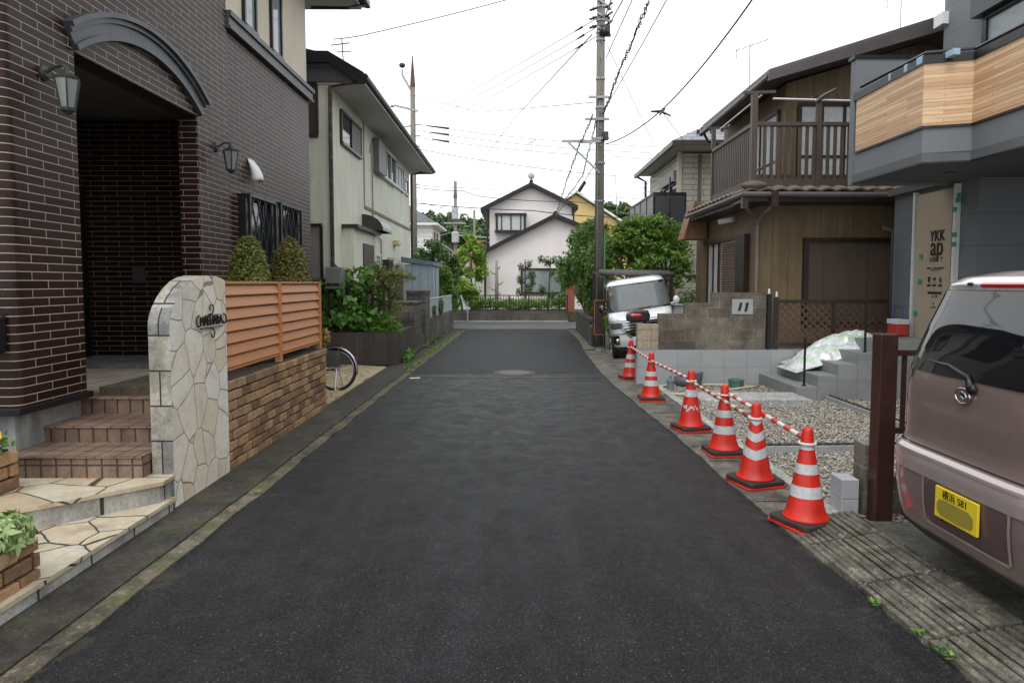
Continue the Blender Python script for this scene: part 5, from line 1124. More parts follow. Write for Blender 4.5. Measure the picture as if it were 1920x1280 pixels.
# ================================================================ new grey house with wood-clad balcony
GRY = NT('grey_siding'); u = GRY.sep(GRY.uv); l_ = GRY.lines(u[1], .455, .006)
c_ = GRY.mix(1, (.155, .165, .18, 1), GRY.ramp(GRY.noise(GRY.pos, 1.2, 4), [(.3, .92), (.7, 1.06)]), 'MULTIPLY')
GRY = GRY.fin(GRY.mix(l_, c_, (.05, .055, .06)), .6, GRY.bump(GRY.noise(GRY.scale(GRY.pos, (40, 40, 160)), 1, 3), .25, .003))
N_ = thing('grey_house', 'new dark grey house with wood-clad angular balcony over the porch', 'house', (7, 8, 0))
MB().box(6.5, 6.7, 9.42, 11.5, 0, 3.22).box(6.7, 10, 9.42, 9.6, 0, 3.22).box(6.7, 10, 11.3, 11.5, 0, 3.22).build('wall', GRY, N_)
MB().box(8.6, 10, 3.0, 9.40, 0, 3.22).build('carport_wall', M('carport_wall_grey', (.12, .125, .13), .7), N_)
MB().box(7.3, 11, 3.0, 11.62, 3.34, 8.0).build('upper_wall', GRY, N_)
mb = MB(); mb.prism([(5.0, 9.99), (5.0, 8.3), (5.5, 8.15), (5.5, 3.0), (11, 3.0), (11, 11.55), (6.4, 11.55), (6.4, 9.99)], 2, 3.22, 3.335); mb.build('balcony_floor', M('soffit_grey', (.11, .115, .12), .7), N_)
# parapet: grey lower band, wood cladding, black cap rail
def strip(mb, pts, th, z0, z1, mi=0):
    for i in range(len(pts)-1):
        (ax, ay), (bx, by) = pts[i], pts[i+1]; d = Vector((bx-ax, by-ay)).normalized(); n = Vector((-d.y, d.x))*th
        e = Vector((ax, ay)), Vector((bx, by))
        q = [e[0], e[1], e[1]+n, e[0]+n]; mb.prism([tuple(v) for v in q], 2, z0, z1, mi)
path = [(5.0, 9.97), (5.0, 8.30), (5.5, 8.14), (5.5, 3.0)]
mb = MB(); strip(mb, path, .12, 3.336, 3.66); mb.box(5.0, 7.3, 9.98, 10.12, 3.20, 5.02); mb.build('parapet', GRY, N_)
WD = NT('cedar_cladding'); bt = WD.t.nodes.new('ShaderNodeTexBrick'); WD.set(bt, 'Vector', WD.uv)
for k_, v_ in (('Color1', (.74, .51, .31, 1)), ('Color2', (.54, .32, .18, 1)), ('Mortar', (.12, .06, .03, 1)), ('Scale', 1), ('Brick Width', 1.3), ('Row Height', .048), ('Mortar Size', .0014)): bt.inputs[k_].default_value = v_
bt.offset = .37
gr = WD.noise(WD.scale(WD.pos, (1.2, 1.2, 40)), 1.6, 5, .6)
WD = WD.fin(WD.mix(1, bt.outputs['Color'], WD.ramp(gr, [(.3, .72), (.65, 1.15)]), 'MULTIPLY'), .55)
mb = MB(); strip(mb, [(4.985, 9.90), (4.985, 8.29), (5.485, 8.13), (5.485, 3.0)], .1, 3.66, 4.40); mb.build('wood_cladding', WD, N_)
mb = MB(); strip(mb, [(4.97, 9.97), (4.97, 8.28), (5.47, 8.12), (5.47, 3.0)], .16, 4.40, 4.50); strip(mb, [(4.975, 9.90), (4.975, 8.285), (5.475, 8.125), (5.475, 3.0)], .02, 3.632, 3.66); strip(mb, [(4.99, 9.98), (4.99, 8.29), (5.49, 8.13), (5.49, 3.0)], .02, 3.205, 3.225); mb.box(4.97, 7.3, 9.96, 10.14, 5.02, 5.07); mb.build('cap_rail', BLK, N_)
mb = MB(); mb.tube([(5.02, 9.85, 4.58), (5.05, 8.36, 4.56), (5.55, 8.2, 4.56), (5.55, 3, 4.56)], .022, 6); mb.build('handrail', BLK, N_)
TPB = M('blue_tape', (.32, .45, .58), .5)
for (y0, y1, x_) in ((8.62, 8.69, 4.966), (8.31, 8.42, 4.966), (9.0, 9.04, 4.966)): MB().box(x_-.002, x_+.10, y0, y1, 4.42, 4.512).build('masking_tape', TPB, N_, bevel=.004)
MB().box(5.18, 5.26, 8.05, 8.2, 4.44, 4.512).build('masking_tape', TPB, N_)
window(N_, 0, 7.3, -1, 8.8, 10.55, 4.2, 5.84, BLK, GLSL, (.5,), (.75,), .10, .06); MB().box(7.12, 7.3, 8.7, 10.7, 5.86, 6.14).build('shutter_box', M('shutter_black', (.05, .055, .06), .4), N_)
MB().box(7.2, 7.3, 11.5, 11.75, 6.1, 6.3).build('gutter_end', WHT, N_)
MB().lathe((5.8, 9.0, 3.205), [(.06, 0), (.06, .016)], 16).build('downlight', BLK, N_)
# boarded entrance door: cardboard cover printed by the door maker
CBD = M('cardboard', (.40, .33, .24), .8, var=.10, vs=2, bump=.05)
dr = MB().box(6.44, 6.5, 9.88, 10.76, .88, 3.14).build('boarded_door', CBD, N_)
MB().box(6.42, 6.5, 9.80, 9.845, .86, 3.19).box(6.42, 6.5, 10.80, 10.84, .86, 3.19).build('door_jamb', WHT, dr)
MB().box(6.43, 6.5, 10.765, 10.80, .88, 1.9).build('torn_edge', M('torn_paper', (.5, .52, .52), .8), dr)
MB().box(6.43, 6.5, 9.845, 9.875, 1.5, 2.9).build('dark_gap', M('gap_brown', (.10, .06, .04), .8), dr)
INK = M('print_ink', (.03, .025, .022), .7, bump=0)
def onboard(s, px, py, size, ext=.0015, sx=1, space=1): q = PX(px, py, 6.437); return text('printed_text', s, INK, dr, size, frame_m(q, (0, -1, 0), sx=sx), ext, space=space)
o = onboard('YKK', 1758, 443, .24, sx=.78); o = onboard('ap', 1757, 463, .42, sx=.80)
for o_ in [c for c in kids(dr) if c.name.startswith('printed_text')]:
    md = o_.modifiers.new('bold', 'SOLIDIFY'); md.thickness = .012
onboard('玄関ドア', 1755, 487, .085); onboard('取扱注意 この製品は開口部用の', 1754, 503, .03); onboard('ドア枠セットです', 1754, 507, .03)
mb = MB()
for (px, kind) in ((1742, 0), (1752, 1), (1763, 2)):
    q = PX(px, 525, 6.437); y, z = q.y, q.z
    mb.box(6.435, 6.438, y-.045, y+.045, z-.10, z-.065)
    if kind == 0: mb.prism([(y-.03, z+.05), (y+.03, z+.05), (y+.03, z-.01), (y, z-.05), (y-.03, z-.01)], 0, 6.435, 6.438)
    if kind == 1: mb.prism([(y-.045, z), (y-.03, z+.03), (y, z+.045), (y+.03, z+.03), (y+.045, z)], 0, 6.435, 6.438).box(6.435, 6.438, y-.004, y+.004, z-.05, z)
    if kind == 2: mb.lathe((6.436, y, z), [(.03, 0), (.03, .002)], 12, ax=0).box(6.434, 6.438, y-.012, y+.012, z-.05, z+.05)
q = PX(1752, 549, 6.437); mb.box(6.435, 6.438, q.y-.17, q.y+.17, q.z-.02, q.z+.02); mb.build('printed_symbols', INK, dr)
onboard('玄  関', 1752, 556, .05); onboard('▲', 1750, 569, .04); onboard('止 まれ', 1749, 576, .04)
TPG = M('green_tape', (.03, .33, .14), .6)
for (px, py, w_) in ((1797, 375, .10), (1791, 393, .07), (1799, 366, .05), (1790, 440, .08), (1789, 458, .08), (1727, 481, .06), (1725, 528, .08), (1716, 587, .07)):
    q = PX(px, py, 6.43); MB().box(6.415, 6.435, q.y-w_/2, q.y+w_/2, q.z-.035, q.z+.035).build('masking_tape', TPG, dr, bevel=.003)
t = thing('tool_box', 'small red, white and blue tool crate beside the boarded door', 'crate', (6.2, 10.9, .88))
MB().box(6.15, 6.35, 10.72, 10.98, .895, 1.08).build('body', M('crate_red', (.45, .04, .03), .5), t, bevel=.01); MB().box(6.14, 6.36, 10.71, 10.99, 1.08, 1.16).build('lid', M('crate_white', (.6, .62, .66), .5), t, bevel=.01)
MB().tube([(6.25, 10.73, 1.16), (6.25, 10.74, 1.36), (6.25, 10.96, 1.36), (6.25, 10.97, 1.16)], .01, 6).build('handle', M('crate_blue', (.03, .05, .16), .4), t)

# ================================================================ new tiled steps, tiled wall, block wall
GTL = brick('grey_step_tile', (.25, .26, .26), (.22, .23, .23), (.17, .17, .165), .30, .30, .004, .5, off=0, bst=.3, bdist=.002, var=.15, grain=.1)
t = thing('tiled_stairs', 'new grey tiled porch stairs rising towards the boarded door', 'steps', (5.2, 10.6, 0))
xs = [4.2, 4.515, 4.81, 5.11, 5.41]; zs = [.20, .37, .54, .71, .88]
for i in range(5): MB().box(xs[i], xs[i+1]+.0 if i < 4 else 6.5, 9.85, 11.38, 0, zs[i]).build('step', GTL, t, bevel=.004)
t = thing('tiled_wall', 'low wall of pale grey tiles under the stepped block wall', 'wall', (4.2, 11.45, 0))
MB().box(2.10, 6.45, 11.4, 11.56, 0, .605).build('wall', brick('pale_tile', (.36, .37, .38), (.33, .34, .35), (.22, .22, .22), .40, .30, .004, .5, off=0, bst=.3, bdist=.002, var=.12, grain=.06), t)
BL2 = brick('old_block', (.25, .215, .165), (.15, .125, .095), (.25, .235, .20), .39, .19, .008, .9, off=.5, bst=.7, bdist=.008, var=.5, vs=5, dirt=.4, grain=.45)
t = thing('block_wall', 'stepped old concrete block wall with a pierced ornamental block', 'wall', (3.3, 11.48, .605))
MB().box(2.47, 4.3, 11.42, 11.54, .607, 1.22).box(2.92, 4.3, 11.42, 11.54, 1.22, 1.40).box(3.38, 4.3, 11.42, 11.54, 1.40, 1.58).build('wall', BL2, t)
MB().box(2.11, 2.465, 11.40, 11.55, .607, 1.04).build('end_block', brick('split_block', (.40, .34, .25), (.34, .28, .2), (.2, .18, .15), .39, .19, .006, .9, off=0, bst=.8, bdist=.01, var=.3, vs=12, grain=.4), t)
o = MB().box(3.72, 4.08, 11.405, 11.42, 1.21, 1.47).build('ornamental_block', M('ornament_grey', (.36, .37, .36), .8, bump=.4), t, bevel=.005)
MB().prism([(3.82, 1.27), (3.865, 1.27), (3.895, 1.41), (3.85, 1.41)], 1, 11.398, 11.404).prism([(3.93, 1.26), (3.975, 1.26), (4.005, 1.41), (3.96, 1.41)], 1, 11.398, 11.404).build('slot', BLK, o)
t = thing('lattice_gate', 'dark brown diagonal lattice gate fence beside the block wall', 'fence', (5.4, 11.47, .605))
MB().box(4.33, 4.40, 11.40, 11.47, .607, 1.55).build('post', BLK, t)
MB().box(4.45, 4.53, 11.43, 11.47, .607, 1.50).box(4.53, 6.4, 11.43, 11.47, 1.40, 1.46).box(4.53, 6.4, 11.43, 11.47, .66, .72).box(5.45, 5.5, 11.43, 11.47, .72, 1.4).build('frame', DBR, t)
mb = MB(); LW = M('lattice_brown', (.10, .055, .040), .6, var=.3)
for s in (1, -1):
    for k in range(-7, 20):
        a = 4.53+k*.135; p = [a, a+.68*1.0] if s > 0 else [a+.68, a]
        u0, u1 = 0, 1; xa, xb = p
        def clip(xa, xb):
            t0, t1 = 0, 1
            if xa != xb:
                for lim, sg_ in ((4.53, 1), (6.4, -1)):
                    tt = (lim-xa)/(xb-xa)
                    if sg_*(xb-xa) > 0: t0 = max(t0, tt)
                    else: t1 = min(t1, tt)
            return t0, t1
        t0, t1 = clip(xa, xb)
        if t1-t0 > .05: mb.bar((xa+(xb-xa)*t0, 11.45+.006*s, .72+.68*t0), (xa+(xb-xa)*t1, 11.45+.006*s, .72+.68*t1), .028, .010, up=(0, 1, 0))
mb.build('lattice', LW, t)
for x_ in (4.36, 4.49):
    MB().lathe((x_, 11.435, 1.50 if x_ > 4.4 else 1.55), [(.018, 0), (.022, .04), (.012, .05), (.02, .07), (.006, .10)], 10).build('finial', WHT, t, smooth=True)
MB().tube([(6.36, 11.3, .88), (6.36, 11.3, 2.6)], .022, 6).build('tall_post', BLK, t)
# handrail posts, plastic sheet
for (lab, x, y, z0, z1) in (('short black handrail post on the lowest grey tiled step', 4.36, 9.97, .205, .93), ('black handrail post standing higher on the grey tiled stairs', 5.26, 9.97, .712, 1.48)):
    tag(MB().tube([(x, y, z0), (x, y, z1)], .018, 8).lathe((x, y, z0), [(.035, 0), (.035, .008)], 12).build('handrail_post', BLK), lab, 'post')
PLS = NT('plastic_sheet'); _n = PLS.noise(PLS.pos, 5, 4, .6)
PLS.fin(PLS.mix(PLS.ramp(_n, [(.52, 0), (.56, 1)]), PLS.ramp(PLS.noise(PLS.pos, 9, 3), [(.3, (.62, .64, .62)), (.7, (.78, .80, .82))]), (.50, .68, .50)), .18)
PLS.p.inputs['Coat Weight'].default_value = .6; PLS.p.inputs['Transmission Weight'].default_value = .15
tb = thing('plastic_sheet', 'crumpled clear and green plastic sheeting heaped on the grey stairs', 'plastic sheet', (5.2, 10.9, .5))
def heap(cx, cy, cz, rx, ry, rz, seed):
    r_ = np.random.RandomState(seed); ph = r_.rand(14)*6.28; fr = r_.uniform(2, 13, 14); fs = r_.uniform(2, 13, 14)
    def f(u, v):
        x = (u-.5)*2; y = (v-.5)*2; rr_ = min(1, math.hypot(x, y)); h = (1-rr_**2.2)
        w_ = sum(math.sin(fr[k]*x+fs[k]*y+ph[k])*(.5 if k < 5 else .25) for k in range(14))*.055
        ri = abs(math.sin(9*x+5*y+3*math.sin(4*y)))*.10+abs(math.sin(-7*x+11*y+2*math.sin(5*x)))*.07
        st = max(0, min(4, int((cx+x*rx-4.2)/.3)))
        return (cx+x*rx*(1+.08*w_), cy+y*ry*(1+.3*w_), cz+(x*rx)*.30+h*rz*(.75+w_*1.5)+ri*rz*.8*h+.01)
    return f
MB().grid(heap(5.25, 10.85, .60, .72, .50, .34, 3), 70, 50).build('sheet', PLS.m, tb, solid=.004); MB().grid(heap(4.85, 10.75, .47, .45, .40, .26, 7), 60, 40).build('sheet', PLS.m, tb, solid=.004)
# site items
struct(MB().box(2.62, 4.18, 9.3, 9.95, 0, .11).build('concrete_slab', CONCL, bevel=.01), 'pale concrete slab at the foot of the grey stairs')
mkb = M('kerb_block_grey', (.33, .33, .33), .8, bump=.3); mks = M('black_stone', (.025, .025, .028), .5, bump=.4, bs=30)
def kerbline(lab, p, q, n):
    t = thing('edging_kerb', lab, 'kerb', ((p[0]+q[0])/2, (p[1]+q[1])/2, 0))
    mb = MB(); mb.bar((*p, .035), (*q, .035), .10, .085); mb.build('kerb', mkb, t)
    mb = MB(); P, Q = Vector((*p, .088)), Vector((*q, .088)); rr = random.Random(3)
    for k in range(n):
        a = P.lerp(Q, (k+.5)/n); mb.sphere((a.x, a.y, a.z), (abs(Q.x-P.x)/n*.45+.022, abs(Q.y-P.y)/n*.45+.022, .016), 8, 5)
    mb.build('stone_inlay', mks, t, smooth=True); return t
kerbline('edging kerb inlaid with black stones crossing the gravel nearer the camera', (2.55, 6.78), (4.60, 6.86), 20); kerbline('edging kerb inlaid with black stones running from the gravel to the grey stairs', (4.66, 6.9), (4.66, 9.8), 26)
t = thing('bucket', 'grey plastic bucket against the pale tiled wall', 'bucket', (3.05, 11.15, 0)); MB().lathe((3.05, 11.15, 0), [(.09, .0), (.12, .24), (.13, .26), (.12, .26), (.11, .235), (.085, .02)], 20).build('body', M('bucket_grey', (.16, .17, .18), .5), t, smooth=True)
t = thing('bucket', 'darker tipped over bucket beside the grey one', 'bucket', (2.78, 11.1, 0)); MB().lathe((2.70, 11.15, .10), [(.08, 0), (.11, .2), (.11, .21), (.10, .2)], 18, ax=0).build('body', M('bucket_dark', (.10, .11, .13), .5), t, smooth=True)
t = thing('drain_pipe', 'short green drain pipe stub rising from the rubble', 'pipe', (3.68, 11.0, 0)); MB().lathe((3.68, 11.0, 0), [(.12, 0), (.12, .12), (.13, .12), (.13, .15), (.09, .15), (.09, .14)], 20).build('socket', M('pipe_green', (.08, .17, .13), .5), t)
t = thing('drain_pipe', 'small grey green pipe cap near the road end of the tiled wall', 'pipe', (2.58, 10.9, 0)); MB().lathe((2.58, 10.95, 0), [(.06, 0), (.06, .12), (.07, .12), (.07, .15), (.02, .16), (.015, .22)], 16).build('socket', M('pipe_teal', (.16, .22, .22), .5), t)
tag(MB().tube([(2.3, 10.3, .03), (2.7, 10.2, .03), (3.2, 10.5, .03), (3.9, 10.9, .04), (4.1, 11.1, .03), (3.3, 11.2, .03), (2.5, 11.1, .03), (2.3, 10.9, .03)], .02, 6).build('hose', M('hose_cream', (.5, .47, .38), .5), smooth=True), 'cream hose curling over the rubble in front of the tiled wall', 'hose')
t = thing('paver_stack', 'pale new concrete blocks stacked against the brown gate post', 'blocks', (2.48, 4.98, 0))
for z in (0, .148): MB().box(2.425, 2.555, 4.86, 5.04, z+.001, z+.146).build('block', M('block_pale', (.40, .41, .44), .85, bump=.5) if z == 0 else bpy.data.materials['block_pale'], t, bevel=.005)
t = thing('paint_tin', 'small blue grey tin lying behind the pale blocks', 'tin', (2.45, 5.55, 0)); MB().lathe((2.47, 5.5, .0), [(.055, 0), (.055, .14), (.058, .15), (.05, .15)], 18).build('can', M('tin_blue', (.15, .18, .22), .4), t)
t = thing('block_wall', 'short dark weathered block wall stub behind the brown gate post', 'wall', (2.68, 4.98, 0)); MB().box(2.60, 2.72, 4.88, 5.04, 0, .55).box(2.72, 6.0, 4.92, 5.04, 0, .30).build('wall', BL2, t)
t = thing('brown_gate', 'dark brown painted gate post with railing next to the mauve car', 'gate', (2.65, 4.79, .0))
RBR = M('red_brown_paint', (.055, .022, .017), .38, var=.3, vs=6, bump=.05, streak=.3)
MB().box(2.61, 2.735, 4.73, 4.85, 0, 1.385).build('post', RBR, t, bevel=.006)
MB().box(2.72, 5.5, 4.77, 4.81, 1.225, 1.265).box(2.72, 5.5, 4.77, 4.81, .66, .70).build('rail', RBR, t)
mb = MB()
for k in range(14): mb.box(2.80+k*.19, 2.83+k*.19, 4.78, 4.80, .70, 1.225)
mb.build('balusters', RBR, t)
# ---------------------------------------------------------------- right roadside behind the van
t = thing('low_block_wall', 'low dark stone block wall along the right of the far lane', 'wall', (2.2, 22.5, 0))
mb = MB(); mb.prism([(2.16, 19.2), (2.34, 19.2), (2.50, 25.2), (2.32, 25.2)], 2, 0, .70); mb.build('wall', brick('dark_stone', (.10, .095, .085), (.06, .055, .05), (.03, .03, .028), .40, .20, .012, .85, bst=1, bdist=.015, var=.5, vs=4, dirt=.3), t)
MB().box(2.1, 2.3, 18.25, 18.9, 0, .55).build('pier', CONCD, t)
t = thing('stone', 'flat broken kerb stones lying at the foot of the tall pole', 'stone', (1.98, 17.2, 0)); rr = random.Random(8)
for (a, b, c) in ((1.95, 17.25, .07), (2.2, 16.8, .06), (2.4, 16.4, .08)): MB().sphere((a, b, c*.5), (.19, .22, c), 7, 4).build('slab', CONCS, t)
LHD = leafm('hedge_leaf', (.012, .036, .010), (.038, .095, .02), (.13, .24, .05), .3); LTR = leafm('tree_leaf', (.020, .06, .012), (.07, .155, .026), (.19, .31, .06), .4)
tree('overgrown_hedge', 'tall dark overgrown hedge leaning over the right side of the far lane', 'hedge', (2.7, 22.5, .1),
  [(1.95, 24.0, 2.3, (.5, .7, .7)), (2.5, 24, 3.2, (.6, .8, .7)), (2.3, 22.0, 2.7, (.45, .8, .9)), (2.6, 20.4, 2.2, (.4, .8, .9)), (2.45, 21, 1.5, (.3, 1.0, .6)), (2.5, 23.5, 1.5, (.35, .9, .6)), (1.9, 25.4, 2.0, (.45, .6, .5)), (2.75, 22.6, 3.6, (.5, .6, .4)), (2.6, 21, .95, (.22, 1.2, .35))], 15000, .11, LHD, BARK, .06, seed=41, clump=26, shell=.45)
tree('leafy_tree', 'bright green leafy tree spreading above the white van', 'tree', (3.5, 18.6, 0),
  [(2.9, 18.7, 2.7, (.65, .6, .6)), (3.4, 18.5, 3.15, (.75, .6, .45)), (4.1, 18.4, 2.95, (.7, .55, .5)), (4.4, 18.3, 2.5, (.5, .5, .45)), (3.5, 18.5, 2.3, (.8, .5, .5)), (2.65, 18.8, 2.2, (.35, .4, .5)), (4.5, 18.2, 2.0, (.35, .35, .4)), (3.9, 18.5, 3.4, (.35, .4, .25)), (3.0, 18.6, 3.3, (.3, .35, .25))], 10500, .11, LTR, BARK, .06, seed=42, clump=26, shell=.35)
tree('roadside_grass', 'tuft of long grass between the tall pole and the white van', 'plant', (2.45, 17.0, 0), [(2.42, 16.9, .75, (.15, .3, .3)), (2.5, 16.8, .45, (.15, .25, .3))], 500, .16, LFERN, BARK, .01, seed=43, aspect=.15)
tree('yard_shrub', 'dark low shrub at the corner of the beige house behind the block wall', 'shrub', (4.5, 17.5, .2), [(4.5, 17.4, 1.3, (.35, .35, .3)), (4.2, 17.4, 1.15, (.3, .3, .25))], 900, .1, LHD, BARK, .02, seed=44, aspect=.3)
t = thing('garden_lattice', 'small dark diamond lattice screen between tall pole and white van', 'fence', (2.6, 17.4, 0))
mb = MB()
for s in (1, -1):
    for k in range(-4, 8):
        a = 2.36+k*.12; xa, xb = (a, a+.8) if s > 0 else (a+.8, a); t0, t1 = clip(xa, xb)
        t0, t1 = 0, 1; z0_, z1_ = .75, 1.55
        pts = [(xa+(xb-xa)*u_, 17.4+.006*s, z0_+(z1_-z0_)*u_) for u_ in np.linspace(0, 1, 11)]; pts = [p for p in pts if 2.36 <= p[0] <= 2.98]
        if len(pts) > 1: mb.bar(pts[0], pts[-1], .03, .012, up=(0, 1, 0))
mb.build('lattice', DBR, t); MB().box(2.33, 2.37, 17.38, 17.42, 0, 1.6).box(2.98, 3.02, 17.38, 17.42, 0, 1.6).box(2.37, 2.98, 17.38, 17.42, 1.55, 1.6).box(2.37, 2.98, 17.38, 17.42, .7, .75).build('frame', DBR, t)
t = thing('carport_pergola', 'low dark pergola with rolled reed screen over the white van', 'pergola', (3, 17, 0))
mb = MB(); mb.box(2.1, 3.86, 16.3, 16.36, 1.78, 1.84).box(2.1, 3.86, 18.0, 18.06, 1.95, 2.0)
for k in range(8): mb.bar((2.15+k*.24, 16.2, 1.87), (2.15+k*.24, 18.2, 2.03), .04, .05)
mb.build('rafters', DBR, t)
mb = MB(); mb.tube([(2.05, 16.25, 1.99), (3.0, 16.25, 1.97), (3.86, 16.25, 1.96)], .055, 10); mb.tube([(2.08, 16.42, 2.03), (3.8, 16.42, 2.0)], .05, 8); mb.build('rolled_screen', M('reed_grey', (.12, .11, .11), .8, var=.4, vs=10, bump=.5, bs=20), t, smooth=True)
for (x_, y_) in ((2.14, 18.0), (3.83, 16.3), (3.83, 18.0)): MB().box(x_-.03, x_+.03, y_-.03, y_+.03, 0, 1.9).build('post', DBR, t)
t = thing('air_conditioner', 'grey air conditioner unit behind the block wall beside the beige house', 'air conditioner', (4.1, 15.8, .1)); MB().box(3.75, 4.5, 15.7, 16.0, .25, 1.22).build('case', M('ac_pale', (.38, .4, .42), .5), t, bevel=.02); MB().box(3.72, 4.53, 15.66, 16.03, 1.22, 1.25).build('top_plate', M('ac_pale2', (.45, .47, .5), .4), t)
# ================================================================ vehicles: stacked rounded sections
class Body:
    def __init__(s, prof):          # rows of (z, x_rear, x_front, half width, exponent)
        s.P = np.array(prof, float)
    def at(s, z): return [np.interp(z, s.P[:, 0], s.P[:, k]) for k in range(1, 5)]
    def shell(s, N=120, mb=None):
        mb = mb or MB(); zs = list(s.P[:, 0]); fine = []
        for a, b in zip(zs, zs[1:]):
            k = max(1, int((b-a)/.04)); fine += [a+(b-a)*i/k for i in range(k)]
        fine.append(zs[-1]); vs = []
        for z in fine:
            xr, xf, b, n = s.at(z); c, a = (xr+xf)/2, (xf-xr)/2
            for k in range(N):
                t = 2*math.pi*k/N; ct, st_ = math.cos(t), math.sin(t)
                # spread samples evenly around the superellipse
                r_ = (abs(ct)**n+abs(st_)**n)**(-1/n); vs.append((c+a*ct*r_, b*st_*r_, z))
        m = len(fine); fs = [(i*N+k, i*N+(k+1) % N, (i+1)*N+(k+1) % N, (i+1)*N+k) for i in range(m-1) for k in range(N)]
        fs += [tuple(range(N))[::-1], tuple(range((m-1)*N, m*N))]
        return mb.add(vs, fs)
    def xend(s, y, z, front, d=0):
        xr, xf, b, n = s.at(z); c, a = (xr+xf)/2, (xf-xr)/2
        q = min(.999, abs(y)/b); x = a*(1-q**n)**(1/n)
        nx = 1; return (c+x+d) if front else (c-x-d)
    def end(s, rows, front=True, d=.004, nu=20, rel=False, mb=None, sub=6):
        # rows: (z, y0, y1); rel = y as a fraction of the half width
        mb = mb or MB(); R_ = []
        for (za, a0, a1), (zb, b0, b1) in zip(rows, rows[1:]):
            for k in range(sub): u = k/sub; R_.append((za+(zb-za)*u, a0+(b0-a0)*u, a1+(b1-a1)*u))
        R_.append(rows[-1]); vs = []
        for z, y0, y1 in R_:
            b = s.at(z)[2]
            for i in range(nu+1):
                y = y0+(y1-y0)*i/nu; y = y*b if rel else y
                q = min(.999, abs(y)/b); side = q**8*d*.9*(1 if y > 0 else -1)
                vs.append((s.xend(y, z, front, d), y+side, z))
        fs = [(j*(nu+1)+i, j*(nu+1)+i+1, (j+1)*(nu+1)+i+1, (j+1)*(nu+1)+i) for j in range(len(R_)-1) for i in range(nu)]
        if not front: fs = [f[::-1] for f in fs]
        if rows[0][0] > rows[-1][0]: fs = [f[::-1] for f in fs]
        return mb.add(vs, fs)
    def side(s, rows, sg, d=.004, nu=24, mb=None, sub=6):
        mb = mb or MB(); R_ = []
        for (za, a0, a1), (zb, b0, b1) in zip(rows, rows[1:]):
            for k in range(sub): u = k/sub; R_.append((za+(zb-za)*u, a0+(b0-a0)*u, a1+(b1-a1)*u))
        R_.append(rows[-1]); vs = []
        for z, x0, x1 in R_:
            xr, xf, b, n = s.at(z); c, a = (xr+xf)/2, (xf-xr)/2
            for i in range(nu+1):
                x = x0+(x1-x0)*i/nu; q = min(.995, abs(x-c)/a); vs.append((x, sg*(b*(1-q**n)**(1/n)+d), z))
        fs = [(j*(nu+1)+i, j*(nu+1)+i+1, (j+1)*(nu+1)+i+1, (j+1)*(nu+1)+i) for j in range(len(R_)-1) for i in range(nu)]
        if sg > 0: fs = [f[::-1] for f in fs]
        return mb.add(vs, fs)
def ellipse_rows(zc, yc, rz, ry, n=10):
    out = []
    for i in range(n+1):
        t = -math.pi/2+math.pi*i/n; out.append((zc+rz*math.sin(t), yc-ry*math.cos(t)-1e-4, yc+ry*math.cos(t)+1e-4))
    return out
def rrect(z0, z1, y0, y1, r):
    out = []
    for i in range(5): t = math.pi/2*i/4; out.append((z0+r-r*math.cos(t), y0+r-r*math.sin(t), y1-r+r*math.sin(t)))
    for i in range(5): t = math.pi/2*i/4; out.append((z1-r+r*math.sin(t), y0+r-r*math.cos(t), y1-r+r*math.cos(t)))
    return out
CGL = glass('car_glass', (.008, .009, .011), .03, .9); CGF = glass('windscreen', (.15, .17, .178), .08, .15)
LRED = M('tail_lamp_red', (.45, .012, .012), .12, var=.1, bump=0, coat=1); SEAM = M('panel_gap', (.01, .01, .01), .8, bump=0)
MAU = M('mauve_paint', (.27, .20, .185), .30, .5, var=.04, bump=0, coat=1); MAUL = M('mauve_highlight', (.44, .365, .355), .3, .5, var=.04, bump=0, coat=1); MAUW = M('mauve_sky_sheen', (.60, .55, .55), .25, .4, var=.04, bump=0, coat=1)  # paler copies of the body paint hold its highlight and sky reflection
YPL = M('plate_yellow', (.68, .50, .02), .45, var=.05, bump=0)
def wheel_set(t, xs, hw, r, w=.16):
    for x in xs:
        for s in (-1, 1):
            c = (x, s*(hw-w/2), r)
            wo = MB().lathe((x, s*(hw-w/2)-w/2, r), [(r*.62, 0), (r*.9, .0), (r, .02), (r, w-.02), (r*.9, w), (r*.62, w)], 32, ax=1).build('wheel', RUB, t, smooth=False, bevel=.008)
            mb = MB(); y0 = s*(hw)-.0; mb.lathe((x, y0-.01 if s > 0 else y0-.0, r), [(r*.62, 0), (r*.60, .01)], 28, ax=1)
            for k in range(7): a = k*2*math.pi/7; mb.bar((x, y0+s*.004, r), (x+r*.58*math.cos(a), y0+s*.004, r+r*.58*math.sin(a)), .05, .012, up=(0, 1, 0))
            mb.build('rim', SIL, wo)
# ---- mauve kei car, rear towards the lane
c1 = thing('parked_car', 'mauve hatchback parked at the right edge with its rear facing the lane', 'car', (2.29, 3.45, .075), local=True)
bd = Body([(.20, .12, 3.25, .64, 7), (.27, .04, 3.33, .70, 7), (.38, .015, 3.37, .725, 7), (.50, .0, 3.38, .735, 7), (.66, .0, 3.38, .735, 7), (.715, .01, 3.38, .735, 7), (.735, .035, 3.37, .733, 7), (.80, .05, 3.36, .733, 7), (.95, .052, 3.28, .733, 7),
  (1.08, .06, 3.05, .73, 7), (1.16, .075, 2.80, .722, 7), (1.26, .105, 2.68, .705, 7), (1.40, .16, 2.55, .68, 7), (1.54, .225, 2.42, .655, 7), (1.60, .25, 2.36, .64, 7), (1.625, .24, 2.32, .63, 6), (1.66, .29, 2.2, .60, 5), (1.69, .42, 2.05, .52, 3.5), (1.705, .62, 1.9, .42, 3), (1.712, .9, 1.7, .25, 2.5)])
for r_ in bd.P:
    if r_[0] > 1.16: r_[0] = 1.16+(r_[0]-1.16)*1.09
